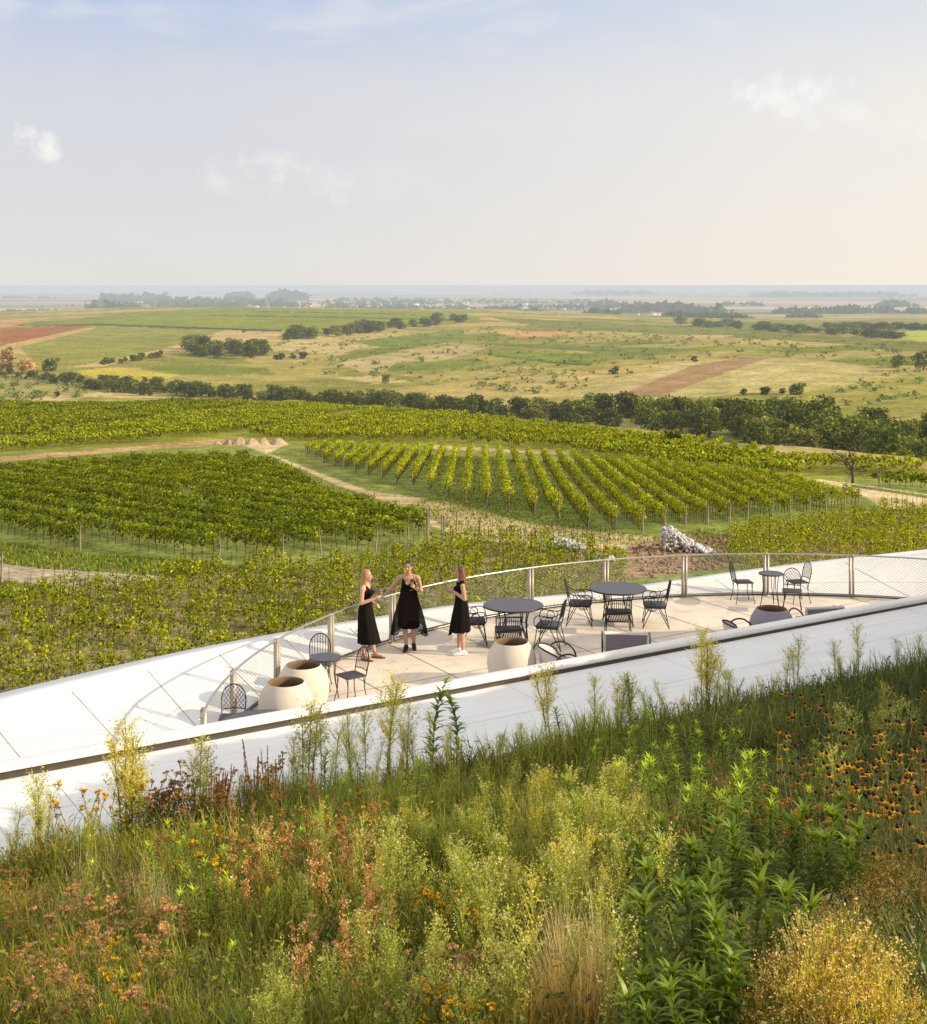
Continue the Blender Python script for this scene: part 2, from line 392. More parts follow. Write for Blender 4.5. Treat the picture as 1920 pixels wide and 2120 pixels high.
def build_world():
    w = bpy.data.worlds.new('World'); SC.world = w; w.use_nodes = True
    t = w.node_tree; N, L = t.nodes, t.links; N.clear()
    out = N.new('ShaderNodeOutputWorld'); bg = N.new('ShaderNodeBackground'); ST = 0.10
    bg.inputs[1].default_value = ST; L.new(bg.outputs[0], out.inputs[0])
    sky = N.new('ShaderNodeTexSky'); sky.sky_type = 'NISHITA'; sky.sun_disc = False
    sky.sun_elevation = EL; sky.sun_rotation = math.atan2(SUNH[0], SUNH[1])
    sky.air_density = 1.0; sky.dust_density = 1.5; sky.ozone_density = 1.5; sky.altitude = 100
    tc = N.new('ShaderNodeTexCoord'); sp = N.new('ShaderNodeSeparateXYZ'); L.new(tc.outputs['Generated'], sp.inputs[0])
    def math_(op, a, b=None, clamp=False):
        n = N.new('ShaderNodeMath'); n.operation = op; n.use_clamp = clamp
        for i, x in enumerate((a, b)):
            if x is None: continue
            if isinstance(x, (int, float)): n.inputs[i].default_value = x
            else: L.new(x, n.inputs[i])
        return n.outputs[0]
    def rng(x, a, b, c, d, smooth=True):
        n = N.new('ShaderNodeMapRange'); n.interpolation_type = 'SMOOTHSTEP' if smooth else 'LINEAR'
        n.inputs['From Min'].default_value = a; n.inputs['From Max'].default_value = b; n.inputs['To Min'].default_value = c; n.inputs['To Max'].default_value = d
        L.new(x, n.inputs['Value']); return n.outputs[0]
    def mix(f, a, b):
        n = N.new('ShaderNodeMixRGB')
        if isinstance(f, (int, float)): n.inputs[0].default_value = f
        else: L.new(f, n.inputs[0])
        for i, x in ((1, a), (2, b)):
            if isinstance(x, tuple): n.inputs[i].default_value = (*[k / ST for k in x], 1)
            else: L.new(x, n.inputs[i])
        return n.outputs[0]
    X, Y, Z = sp.outputs
    # haze layer: strong at the horizon, thin overhead; warmer towards the sun's side
    az = math_('DIVIDE', X, math_('MAXIMUM', math_('ABSOLUTE', Y), .02))
    warm = rng(az, -.25, .42, 0, 1)
    low = mix(warm, (.78, .765, .745), (.96, .875, .77))
    mid = mix(warm, (.70, .715, .765), (.91, .87, .815))
    top = mix(warm, (.49, .595, .82), (.70, .76, .84))
    hz = mix(rng(Z, .0, .115, 0, 1), low, mid)
    nz = N.new('ShaderNodeTexNoise'); nz.inputs['Scale'].default_value = 7; nz.inputs['Detail'].default_value = 5; nz.inputs['Distortion'].default_value = .4
    mp = N.new('ShaderNodeMapping'); mp.inputs['Scale'].default_value = (1, 1, 3.2); L.new(tc.outputs['Generated'], mp.inputs[0]); L.new(mp.outputs[0], nz.inputs['Vector'])
    zz = math_('ADD', Z, math_('MULTIPLY', math_('SUBTRACT', nz.outputs['Fac'], .5), .10))
    hz = mix(rng(zz, .115, .235, 0, 1), hz, top)
    # thin veil of high cloud
    veil = math_('MULTIPLY', rng(nz.outputs['Fac'], .48, .72, 0, .55), rng(Z, .02, .2, .25, 1))
    hz = mix(veil, hz, (.87, .84, .84))
    # small cumulus heaps
    n2 = N.new('ShaderNodeTexNoise'); n2.inputs['Scale'].default_value = 62; n2.inputs['Detail'].default_value = 6; n2.inputs['Roughness'].default_value = .55
    L.new(tc.outputs['Generated'], n2.inputs['Vector'])
    n3 = N.new('ShaderNodeTexNoise'); n3.inputs['Scale'].default_value = 16; n3.inputs['Detail'].default_value = 3; L.new(tc.outputs['Generated'], n3.inputs['Vector'])
    wob = math_('ADD', math_('MULTIPLY', math_('SUBTRACT', n2.outputs['Fac'], .52), 6.5), math_('MULTIPLY', math_('SUBTRACT', n3.outputs['Fac'], .52), 5.0))
    el = math_('DIVIDE', Z, math_('MAXIMUM', Y, .02))
    col = hz
    for (px, py, rx, ry, strength, c, soft) in (
            (52, 268, 26, 30, .95, (.98, .96, .92), .4), (95, 300, 34, 34, .95, (.96, .94, .91), .45), (120, 345, 60, 26, .3, (.83, .80, .78), 1.2),
            (278, 340, 28, 20, .5, (.86, .82, .79), .8),
            (570, 328, 80, 26, .8, (.95, .91, .88), .8), (480, 370, 120, 38, .6, (.93, .88, .85), 1.0), (610, 382, 120, 42, .6, (.93, .87, .85), 1.1), (790, 395, 110, 28, .5, (.92, .86, .83), 1.2),
            (1640, 192, 120, 40, .95, (.97, .955, .93), .6), (1700, 215, 110, 42, .8, (.96, .94, .91), .8), (1740, 240, 90, 30, .7, (.96, .94, .90), .9), (1860, 252, 130, 36, .8, (.96, .94, .88), .9),
            (1440, 355, 100, 36, .35, (.93, .86, .80), 1.3), (1560, 390, 110, 34, .3, (.92, .85, .79), 1.4), (1300, 400, 130, 24, .22, (.9, .84, .8), 1.4)):
        s0 = (px - 960) / F; t0 = (HZ - py) / F
        dx = math_('DIVIDE', math_('SUBTRACT', az, s0), rx / F); dy = math_('DIVIDE', math_('SUBTRACT', el, t0), ry / F)
        d2 = math_('ADD', math_('MULTIPLY', dx, dx), math_('MULTIPLY', dy, dy))
        v = math_('ADD', math_('SUBTRACT', 1.0, d2), wob)
        front = math_('GREATER_THAN', Y, 0.02)
        fac = math_('MULTIPLY', math_('MULTIPLY', rng(v, -.4, soft * 3.0 + .6, 0, 1), strength), math_('MULTIPLY', front, rng(d2, 2.6, .9, 0, 1)))
        col = mix(fac, col, c)
    # bright milky haze overhead and a glow around the sun
    sd = N.new('ShaderNodeVectorMath'); sd.operation = 'DOT_PRODUCT'; L.new(tc.outputs['Generated'], sd.inputs[0]); sd.inputs[1].default_value = tuple(sun_dir)
    glow = math_('POWER', math_('MAXIMUM', sd.outputs['Value'], 0.0), 9.0)
    col = mix(rng(Z, .24, .55, 0, 1), col, (1.02, 1.0, 1.0))
    back = math_('MULTIPLY', rng(Y, .1, -.5, 0, 1), .6)
    col = mix(back, col, (.98, .96, .94))
    col = mix(math_('MULTIPLY', glow, .8), col, (2.6, 2.2, 1.6))
    hfac = rng(Z, .10, .85, .97, .72)
    L.new(mix(hfac, sky.outputs[0], col), bg.inputs[0])
build_world()
SC.view_settings.view_transform = 'Standard'; SC.view_settings.look = 'None'; SC.view_settings.exposure = 0
SC.render.engine = 'CYCLES'
SC.cycles.max_bounces = 6; SC.cycles.diffuse_bounces = 3; SC.cycles.transparent_max_bounces = 12; SC.cycles.transmission_bounces = 4; SC.cycles.glossy_bounces = 2
SC.cycles.caustics_reflective = False; SC.cycles.caustics_refractive = False
SC.cycles.use_denoising = True

# ================================================================== terrain
TL_Y = [300, 600, 800, 1040, 1375, 1800, 2300, 2700, 3500, 4500]; TL_Z = [-60, -60, -59, -52, -51, -46, -38, -40, -75, -75]
TR_Y = [250, 400, 600, 800, 1040, 1375, 1800, 2300, 3000, 3500]; TR_Z = [-44, -46, -48, -50, -50, -52, -54, -58, -70, -75]
def ground(x, y):
    x = np.asarray(x, float); y = np.asarray(y, float)
    s = x / np.maximum(y, 1.0)
    yc = np.interp(s, [-.5, -.35, -.14, .03, .2, .35, .5], [440, 430, 440, 297, 200, 165, 150])
    zp = -5.1 - .062 * y
    d = np.maximum(y - yc, 0)
    z1 = zp - .11 * (np.sqrt(d * d + 30 ** 2) - 30)
    w = np.interp(s, [-.5, -.35, -.25, -.1, .02, .12, .2], [.55, .65, .95, 1, .9, .3, 0])
    def tab(Yt, Zt):
        a = np.zeros_like(y)
        for k in (-.06, -.03, 0, .03, .06): a = a + np.interp(y * (1 + k), Yt, Zt)
        return a / 5
    zf = w * tab(TL_Y, TL_Z) + (1 - w) * tab(TR_Y, TR_Z)
    a = np.clip((y - 250) / 60.0, 0, 1)
    k = 3.0
    zm = np.where(z1 > zf, z1, zf) + k * np.exp(-np.abs(z1 - zf) / k) * .35
    z = np.where(d > 0, zm * 1.0, zp)
    z = np.where((d > 0) & (z1 - zf > 12), z1, z)
    bump = .25 * np.sin(x * .11 + 1.3) * np.sin(y * .09) + .12 * np.sin(x * .31) * np.cos(y * .27 + 2)
    return z + bump * np.clip(y / 150, .3, 3) + 1.5 * np.sin(x * .006 + 2) * np.sin(y * .004) * np.clip((y - 500) / 500, 0, 1)

def proj(x, y, z):
    return 960 + F * x / y, HZ + F * (CAMH - z) / y

def ground_at(px, py, ymin=28.0, ymax=60000.0):
    Y = np.geomspace(ymin, ymax, 2600); X = (px - 960) / F * Y
    zr = CAMH - (py - HZ) / F * Y
    hit = np.nonzero(zr <= ground(X, Y))[0]
    i = hit[0] if len(hit) else len(Y) - 1
    return X[i], Y[i], float(ground(X[i], Y[i]))

def in_poly(px, py, poly):
    poly = np.asarray(poly, float); n = len(poly)
    inside = np.zeros(px.shape, bool); j = n - 1
    for i in range(n):
        xi, yi = poly[i]; xj, yj = poly[j]
        c = ((yi > py) != (yj > py)) & (px < (xj - xi) * (py - yi) / (yj - yi + 1e-12) + xi)
        inside ^= c; j = i
    return inside

GREEN = (.135, .185, .035); OLIVE = (.17, .175, .05); TAN = (.40, .31, .15); SCRUB = (.26, .23, .10)
FIELDS = [  # far slope and valley: outline in survey rows, colour
    ([(0, 678), (195, 673), (105, 694), (0, 716)], (.27, .115, .05)),
    ([(0, 664), (75, 659), (30, 674), (0, 677)], (.44, .26, .13)),
    ([(205, 675), (473, 681), (336, 723), (142, 759), (75, 754), (40, 717)], (.215, .215, .06)),
    ([(0, 716), (105, 694), (205, 675), (190, 682), (105, 703), (40, 718), (0, 724)], (.40, .29, .13)),
    ([(473, 682), (584, 686), (573, 702), (368, 723), (210, 760), (142, 762), (336, 723)], (.46, .35, .18)),
    ([(25, 675), (240, 652), (447, 636), (700, 640), (960, 648), (1000, 660), (940, 672), (720, 684), (584, 684), (200, 671)], (.185, .205, .022)),
    ([(25, 675), (200, 670), (584, 683), (584, 687), (200, 674)], (.05, .07, .025)),
    ([(430, 652), (700, 656), (960, 662), (960, 663.6), (700, 658), (430, 654)], (.055, .08, .025)),
    ([(520, 644), (860, 650), (860, 651.4), (520, 645.4)], (.06, .085, .025)),
    ([(142, 770), (226, 760), (378, 778), (252, 790)], (.40, .34, .08)),
    ([(284, 762), (368, 752), (552, 762), (573, 776), (378, 776)], (.15, .175, .04)),
    ([(683, 741), (788, 718), (725, 707), (960, 681), (960, 702), (731, 744)], (.15, .18, .045)),
    ([(640, 700), (700, 712), (760, 716), (700, 735), (600, 728), (575, 712)], (.42, .34, .17)),
    ([(700, 750), (960, 712), (1010, 720), (900, 752), (760, 776)], (.37, .31, .16)),
    ([(820, 752), (985, 742), (1010, 752), (900, 768), (800, 768)], (.15, .18, .045)),
    ([(690, 782), (780, 778), (860, 790), (780, 794)], (.45, .36, .19)),
    ([(1018, 686), (1170, 686), (1202, 696), (1065, 698)], (.46, .27, .13)),
    ([(1170, 818), (1407, 749), (1591, 739), (1880, 765), (1749, 797), (1512, 818), (1286, 831)], (.38, .33, .15)),
    ([(1340, 775), (1420, 750), (1450, 750), (1290, 812), (1230, 815)], (.42, .34, .18)),
    ([(1270, 823), (1433, 757), (1538, 739), (1591, 741), (1360, 823), (1297, 831)], (.30, .20, .115)),
    ([(1480, 790), (1640, 745), (1690, 748), (1560, 795)], (.42, .35, .18)),
    ([(1640, 795), (1770, 758), (1800, 760), (1700, 797)], (.38, .33, .15)),
    ([(992, 733), (1044, 720), (1286, 741), (1223, 754), (1170, 752)], (.155, .185, .04)),
    ([(992, 733), (1170, 751), (1223, 753), (1223, 757), (1170, 755)], (.06, .08, .03)),
    ([(1013, 710), (1465, 723), (1338, 736), (1013, 715)], (.13, .155, .05)),
    ([(1013, 656), (1328, 673), (1643, 691), (1920, 708), (1920, 723), (1670, 707), (1412, 694), (1118, 678)], (.15, .165, .045)),
    ([(1412, 694), (1520, 694), (1500, 699), (1400, 699)], (.42, .34, .18)),
    ([(1700, 679), (1930, 683), (1930, 706), (1864, 702)], (.34, .38, .09)),
    ([(1565, 828), (1749, 797), (1930, 770), (1930, 818), (1828, 833), (1696, 847)], (.27, .25, .08)),
    ([(0, 770), (150, 790), (165, 830), (0, 838)], (.27, .24, .10)),
    ([(60, 826), (200, 812), (360, 818), (640, 832), (640, 836), (330, 824), (190, 822), (60, 834)], (.45, .35, .19)),
]
NEARF = [   # the vineyard slope in front
    ([(0, 832), (590, 826), (1060, 862), (1500, 920), (1930, 955), (1930, 1000), (1600, 985), (1200, 945), (900, 925), (600, 918), (300, 920), (0, 940)], (.19, .195, .03)),
    ([(1590, 918), (1930, 950), (1930, 972), (1700, 950), (1560, 930)], (.32, .26, .11)),
    ([(0, 946), (300, 922), (460, 908), (505, 919), (300, 931), (0, 957)], (.36, .24, .12)),
    ([(505, 922), (600, 918), (555, 938), (665, 980), (760, 1015), (930, 1040), (1100, 1085), (1380, 1115), (1380, 1142), (1100, 1132), (960, 1112), (900, 1092), (840, 1052), (700, 1005), (560, 942)], (.42, .33, .18)),
    ([(590, 930), (640, 938), (730, 984), (830, 1012), (890, 1026), (800, 1014), (700, 982)], (.2, .22, .06)),
    ([(0, 1168), (150, 1172), (320, 1188), (370, 1200), (180, 1222), (0, 1200)], (.33, .28, .20)),
    ([(900, 922), (1180, 934), (1180, 941), (900, 930)], (.38, .28, .16)),
    ([(1655, 988), (1763, 1000), (1930, 1024), (1930, 1050), (1834, 1054), (1795, 1030), (1742, 1008)], (.47, .37, .21)),
    ([(1763, 1003), (1930, 1026), (1930, 1033), (1763, 1008)], (.12, .15, .04)),
    ([(1300, 1128), (1440, 1106), (1520, 1104), (1510, 1170), (1300, 1200)], (.26, .17, .105)),
    ([(1560, 1128), (1930, 1080), (1930, 1160), (1560, 1180)], (.25, .165, .095)),
]
YOUNG = [(-40, 1262), (60, 1228), (170, 1218), (350, 1192), (520, 1182), (700, 1172), (830, 1152), (900, 1140), (960, 1122), (1230, 1128), (1300, 1160), (1300, 1260), (1100, 1330), (600, 1420), (-40, 1500)]
YOUNG2 = [(1500, 1150), (1520, 1108), (1640, 1082), (1760, 1070), (1830, 1058), (1960, 1052), (1960, 1200), (1560, 1200)]

def build_ground():
    ys = np.concatenate([np.linspace(2400, 1500, 60, endpoint=False), np.linspace(1500, 830, 420, endpoint=False), np.linspace(830, 592, 300)])
    # distances along the middle line for evenly spread rows
    Yn = 2750 * 12.17 / np.maximum(ys - 757, 1)
    d1 = np.linspace(26, 450, 430); d1 = np.geomspace(26, 450, 430)
    d2 = np.geomspace(455, 4500, 330); d3 = np.geomspace(4600, 70000, 60)
    D = np.concatenate([[14, 18, 22], d1, d2, d3])
    S = np.concatenate([np.linspace(-1.4, -.42, 40, endpoint=False), np.linspace(-.42, .42, 560), np.linspace(.42, 1.4, 41)[1:]])
    Yg, Sg = np.meshgrid(D, S, indexing='ij')
    Xg = Sg * Yg; Z = ground(Xg, Yg)
    px, py = proj(Xg, Yg, Z)
    C = np.zeros(Xg.shape + (3,))
    far = Yg > 450
    nearc = np.array((.155, .185, .045)); C[:] = nearc
    m = Yg > 330; C[m] = np.array(SCRUB)
    wig = RNG.normal(size=Xg.shape) * .0
    v = np.sin(Xg * .013 + Yg * .007) + np.sin(Xg * .031 - Yg * .011 + 1) + np.sin(Xg * .005 + 2.2)
    k = np.clip(.42 + v * .33, 0, 1)[..., None]
    sc = np.array((.15, .165, .045)) * (1 - k) + np.array((.36, .29, .13)) * k
    ca, sa = math.cos(rad(28)), math.sin(rad(28))
    a_ = Xg * ca + Yg * sa * .8; b_ = -Xg * sa + Yg * ca * .8
    row = np.floor((b_ + 14 * np.sin(a_ * .006)) / 62); cell = np.floor((a_ + 97 * np.sin(row * 2.3)) / (150 + 40 * np.sin(row * 1.7)))
    hsh = np.modf(np.abs(np.sin(row * 12.9898 + cell * 78.233) * 43758.5453))[0]
    pal = np.array([(.155, .175, .035), (.21, .205, .045), (.44, .345, .15), (.34, .29, .11), (.135, .155, .035), (.40, .30, .12)])
    pc_ = pal[np.minimum((hsh * 6).astype(int), 5)]
    sc = sc * .42 + pc_ * .58
    C[m] = sc[m]
    pl = Yg > 3300
    band = np.sin(Yg * .0041 + 3 * np.sin(Xg * .0009)) + np.sin(Yg * .0113 + 2 * np.sin(Xg * .0016 + 1)) + .8 * np.sin(Xg * .0027 + Yg * .0007)
    kb = np.clip(.5 + .3 * band, 0, 1)[..., None]
    pc = np.array((.12, .14, .075)) * (1 - kb) + np.array((.58, .44, .29)) * kb
    C[pl] = pc[pl]
    for poly, c in FIELDS:
        mm = in_poly(px, py, poly) & far; C[mm] = c
    mm = in_poly(px, py, NEARF[0][0]) & (Yg < 460); C[mm] = NEARF[0][1]
    fk = np.clip((Yg - 450) / 150, 0, 1)[..., None]; lum = C.mean(-1, keepdims=True)
    C = C * (1 - fk) + fk * np.clip((lum + (C - lum) * 1.18) * .80, .01, 1)
    for poly in (YOUNG, YOUNG2):
        mm = in_poly(px, py, poly) & (Yg < 110)
        kk = (RNG.random(Xg.shape)[..., None])
        C[mm] = (np.array((.30, .215, .13)) * kk + np.array((.12, .135, .045)) * (1 - kk))[mm]
    for poly, c in NEARF[1:]:
        mm = in_poly(px, py, poly) & (Yg < 460); C[mm] = c
    V = np.stack([Xg, Yg, Z], -1).reshape(-1, 3)
    a, b = Xg.shape
    i = np.arange(a - 1)[:, None]; j = np.arange(b - 1)[None, :]
    q = np.stack([i * b + j, i * b + j + 1, (i + 1) * b + j + 1, (i + 1) * b + j], -1).reshape(-1, 4)
    mb = MB(); mb.add(V, q, C.reshape(-1, 3))
    o = mb.obj('ground', M_GROUND, smooth=True); tag(o, kind='structure')
build_ground()

# ================================================================== vineyards
def poly_world(poly): return np.array([ground_at(x, y)[:2] for x, y in poly])
def clip_rows(poly, d, spacing, jitter=0.0):
    """parallel lines with direction d clipped to a ground polygon -> list of (a, b)"""
    d = np.array(d, float); d /= np.linalg.norm(d); n = np.array([-d[1], d[0]])
    o = poly @ n; res = []
    for c in np.arange(o.min() + spacing * .4, o.max(), spacing):
        ts = []
        for i in range(len(poly)):
            p, q = poly[i], poly[(i + 1) % len(poly)]
            a, b = p @ n - c, q @ n - c
            if (a > 0) != (b > 0):
                k = a / (a - b); ts.append((p + (q - p) * k) @ d)
        ts.sort()
        for k in range(0, len(ts) - 1, 2):
            if ts[k+1] - ts[k] > 4: res.append((n * c + d * ts[k], n * c + d * ts[k+1]))
    return res

def vine_row_mesh(a, b, dens, size, h0, h1, cols, w, trunks, width=.19, taper=True):
    a = np.array(a); b = np.array(b); L = np.linalg.norm(b - a); d = (b - a) / L; n = np.array([-d[1], d[0]])
    N = int(L * dens); mb = MB()
    plants = max(2, int(L / 1.1))
    ph = RNG.uniform(.88, 1.09, plants + 1)                      # every vine has its own height
    miss = RNG.random(plants + 1) < .035
    t = RNG.random(N) * L; k = (t / L * plants).astype(int)
    loc = ((t / L * plants) % 1 - .5)
    hh = RNG.beta(2.5, 1.25, N)
    keep = ~miss[k]
    zz = h0 + (h1 - h0) * hh * ph[k] * (1 - .35 * (2 * loc) ** 2 * RNG.random(N))
    off = RNG.normal(size=N) * width * (0.6 + .7 * hh)
    P = a + d * t[:, None] + n * off[:, None]
    z = ground(P[:, 0], P[:, 1]) + zz
    C = mixc(N, cols, w, .15)
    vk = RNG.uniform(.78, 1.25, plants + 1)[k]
    C = np.clip(C * vk[:, None] * (.72 + .75 * hh[:, None] ** 2), .01, .9)   # sunlit tops painted lighter, shaded lower leaves darker
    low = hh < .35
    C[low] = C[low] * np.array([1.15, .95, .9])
    nb = np.column_stack([n[None, :] * (off / width)[:, None] * .8, 1.25 * hh ** 2.5])
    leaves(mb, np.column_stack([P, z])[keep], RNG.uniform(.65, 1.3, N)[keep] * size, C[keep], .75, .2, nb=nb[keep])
    if trunks:
        T = np.arange(plants) + .5; p = a + d * (T / plants * L)[:, None]; zg = ground(p[:, 0], p[:, 1])
        r = .03; Vs = []; 
        for q, zb in zip(p, zg):
            lean = RNG.normal(size=2) * .05
            for kz, hgt in ((0, -.1), (1, h0 + .45)):
                c = q + lean * kz
                for s in range(3):
                    th = s * 2.094; Vs.append((c[0] + r * math.cos(th), c[1] + r * math.sin(th), zb + hgt))
        m = len(p); base = np.arange(m)[:, None] * 6; s = np.arange(3)[None, :]; s2 = (s + 1) % 3
        qd = np.stack([base + s, base + s2, base + 3 + s2, base + 3 + s], -1).reshape(-1, 4)
        mb.add(np.array(Vs), qd, (.075, .055, .04))
    return mb

POST_MB = MB(); tube(POST_MB, [(0, 0, -.2), (.02, .01, 1.0), (.01, 0, 2.05)], [.055, .052, .048], 6, (1, 1, 1))
POST_ME = POST_MB.mesh('post', M_POST)
VG = [(.115, .145, .014), (.185, .205, .016), (.25, .245, .018), (.045, .065, .012), (.36, .24, .025)]
def vineyard(poly_px, d, spacing, dens, size, h, cols_w, labelf, group, trunks, posts, gain=1.0, end_jit=1.5, first_from=None):
    poly = poly_world(poly_px)
    rows = clip_rows(poly, d, spacing)
    rows.sort(key=lambda r: (np.linalg.norm((np.array(r[0]) + r[1]) / 2 - first_from)) if first_from is not None else 0)
    for i, (a, b) in enumerate(rows):
        if a[1] > b[1]: a, b = b, a
        j = RNG.uniform(0, end_jit, 2); dd = (b - a) / np.linalg.norm(b - a)
        a = a + dd * j[0]; b = b - dd * j[1]
        mb = vine_row_mesh(a, b, dens, size, .45, h, np.array(VG) * gain, cols_w, trunks)
        o = mb.obj('vine_row', M_VINE); tag(o, labelf(i), 'vine row', group)
        if posts:
            for e, s in ((a, -1), (b, 1)):
                if s == 1 and posts < 2: continue
                p = mobj('post', POST_ME, o); q = e + dd * s * .3
                p.location = (q[0], q[1], float(ground(q[0], q[1]))); p.rotation_euler = (RNG.normal() * .03, RNG.normal() * .03, RNG.random() * 6)
                p.scale = (1, 1, RNG.uniform(.85, 1.05))

A_POLY = [(-60, 1118), (0, 1122), (168, 1143), (352, 1157), (520, 1172), (610, 1160), (768, 1147), (894, 1126), (922, 1112), (868, 1092), (690, 1044), (572, 978), (505, 956), (300, 962), (68, 980), (-60, 990)]
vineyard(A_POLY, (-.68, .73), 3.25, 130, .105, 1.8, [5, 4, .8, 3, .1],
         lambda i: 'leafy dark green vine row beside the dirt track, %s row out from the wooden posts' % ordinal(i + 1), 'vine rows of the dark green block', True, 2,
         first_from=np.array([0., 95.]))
B_POLY = [(887, 1020), (925, 1034), (972, 1046), (1024, 1052), (1086, 1070), (1163, 1085), (1253, 1105), (1344, 1108), (1415, 1094), (1482, 1089), (1613, 1078), (1737, 1065), (1790, 1054),
          (1792, 1052), (1737, 1036), (1650, 1014), (1440, 980), (1166, 955), (918, 940), (610, 928), (658, 957), (724, 978), (821, 1007)]
vineyard(B_POLY, (.012, 1), 1.85, 90, .10, 1.75, [3, 4.5, 2.4, 2.2, .35],
         lambda i: 'golden green vine row running straight downhill, %s row counted from the white stone heap' % ordinal(i + 1), 'vine rows of the golden block', True, 1, 1.1,
         first_from=np.array([14., 110.]))
C1 = [(-60, 905), (-60, 842), (560, 838), (470, 852), (250, 880), (60, 915)]
vineyard(C1, (.9, .45), 2.9, 32, .20, 1.8, [4, 3.4, .9, 2.8, .1],
         lambda i: 'vine row of the upper block by the yellow field, %s row from its nearest corner' % ordinal(i + 1), 'vine rows of the far upper block', False, 0, .82, 6,
         first_from=np.array([-70., 240.]))
C2 = [(-60, 938), (60, 918), (250, 884), (470, 856), (575, 842), (760, 850), (620, 880), (470, 902), (300, 916), (0, 940)]
vineyard(C2, (.55, .83), 2.7, 34, .19, 1.8, [3.4, 4.4, .9, 2, .05],
         lambda i: 'bright green vine row behind the dirt path, %s row from the sand mounds' % ordinal(i + 1), 'vine rows of the bright strip', False, 1, .88, 4,
         first_from=np.array([-28., 215.]))
C3 = [(480, 904), (640, 884), (770, 852), (1050, 876), (1300, 906), (1590, 942), (1640, 975), (1440, 955), (1166, 936), (900, 922), (640, 914)]
vineyard(C3, (.30, .95), 2.7, 38, .18, 1.85, [3, 4.2, 1.8, 2, .25],
         lambda i: 'yellowing vine row below the tree belt, %s row from the hill crest end' % ordinal(i + 1), 'vine rows under the tree belt', False, 0, .85, 5,
         first_from=np.array([0., 330.]))
C6 = [(1160, 944), (1330, 926), (1600, 956), (1690, 984), (1655, 1000), (1440, 972)]
vineyard(C6, (.80, .60), 2.5, 40, .17, 1.75, [3, 4.2, 1.6, 2, .2],
         lambda i: 'vine row between the golden block and the bare tree, %s row back' % ordinal(i + 1), 'vine rows left of the bare tree', False, 0, .9, 3,
         first_from=np.array([28., 150.]))
C4 = [(1590, 952), (1930, 974), (1930, 992), (1800, 988), (1640, 976)]
vineyard(C4, (.62, .78), 2.5, 32, .19, 1.7, [2, 4.4, 2.4, 1.2, .1],
         lambda i: 'yellow green vine row behind the bare tree, %s row back' % ordinal(i + 1), 'vine rows behind the bare tree', False, 0, .88, 2,
         first_from=np.array([52., 150.]))
C5 = [(1816, 1003), (1930, 1006), (1930, 1026), (1820, 1012)]
vineyard(C5, (.94, -.34), 2.4, 60, .14, 1.5, [4, 3, 1, 2.6, .1],
         lambda i: 'short vine row with pale posts at the field corner, %s row back' % ordinal(i + 1), 'vine rows of the corner block', True, 2, .9, .5,
         first_from=np.array([46., 140.]))

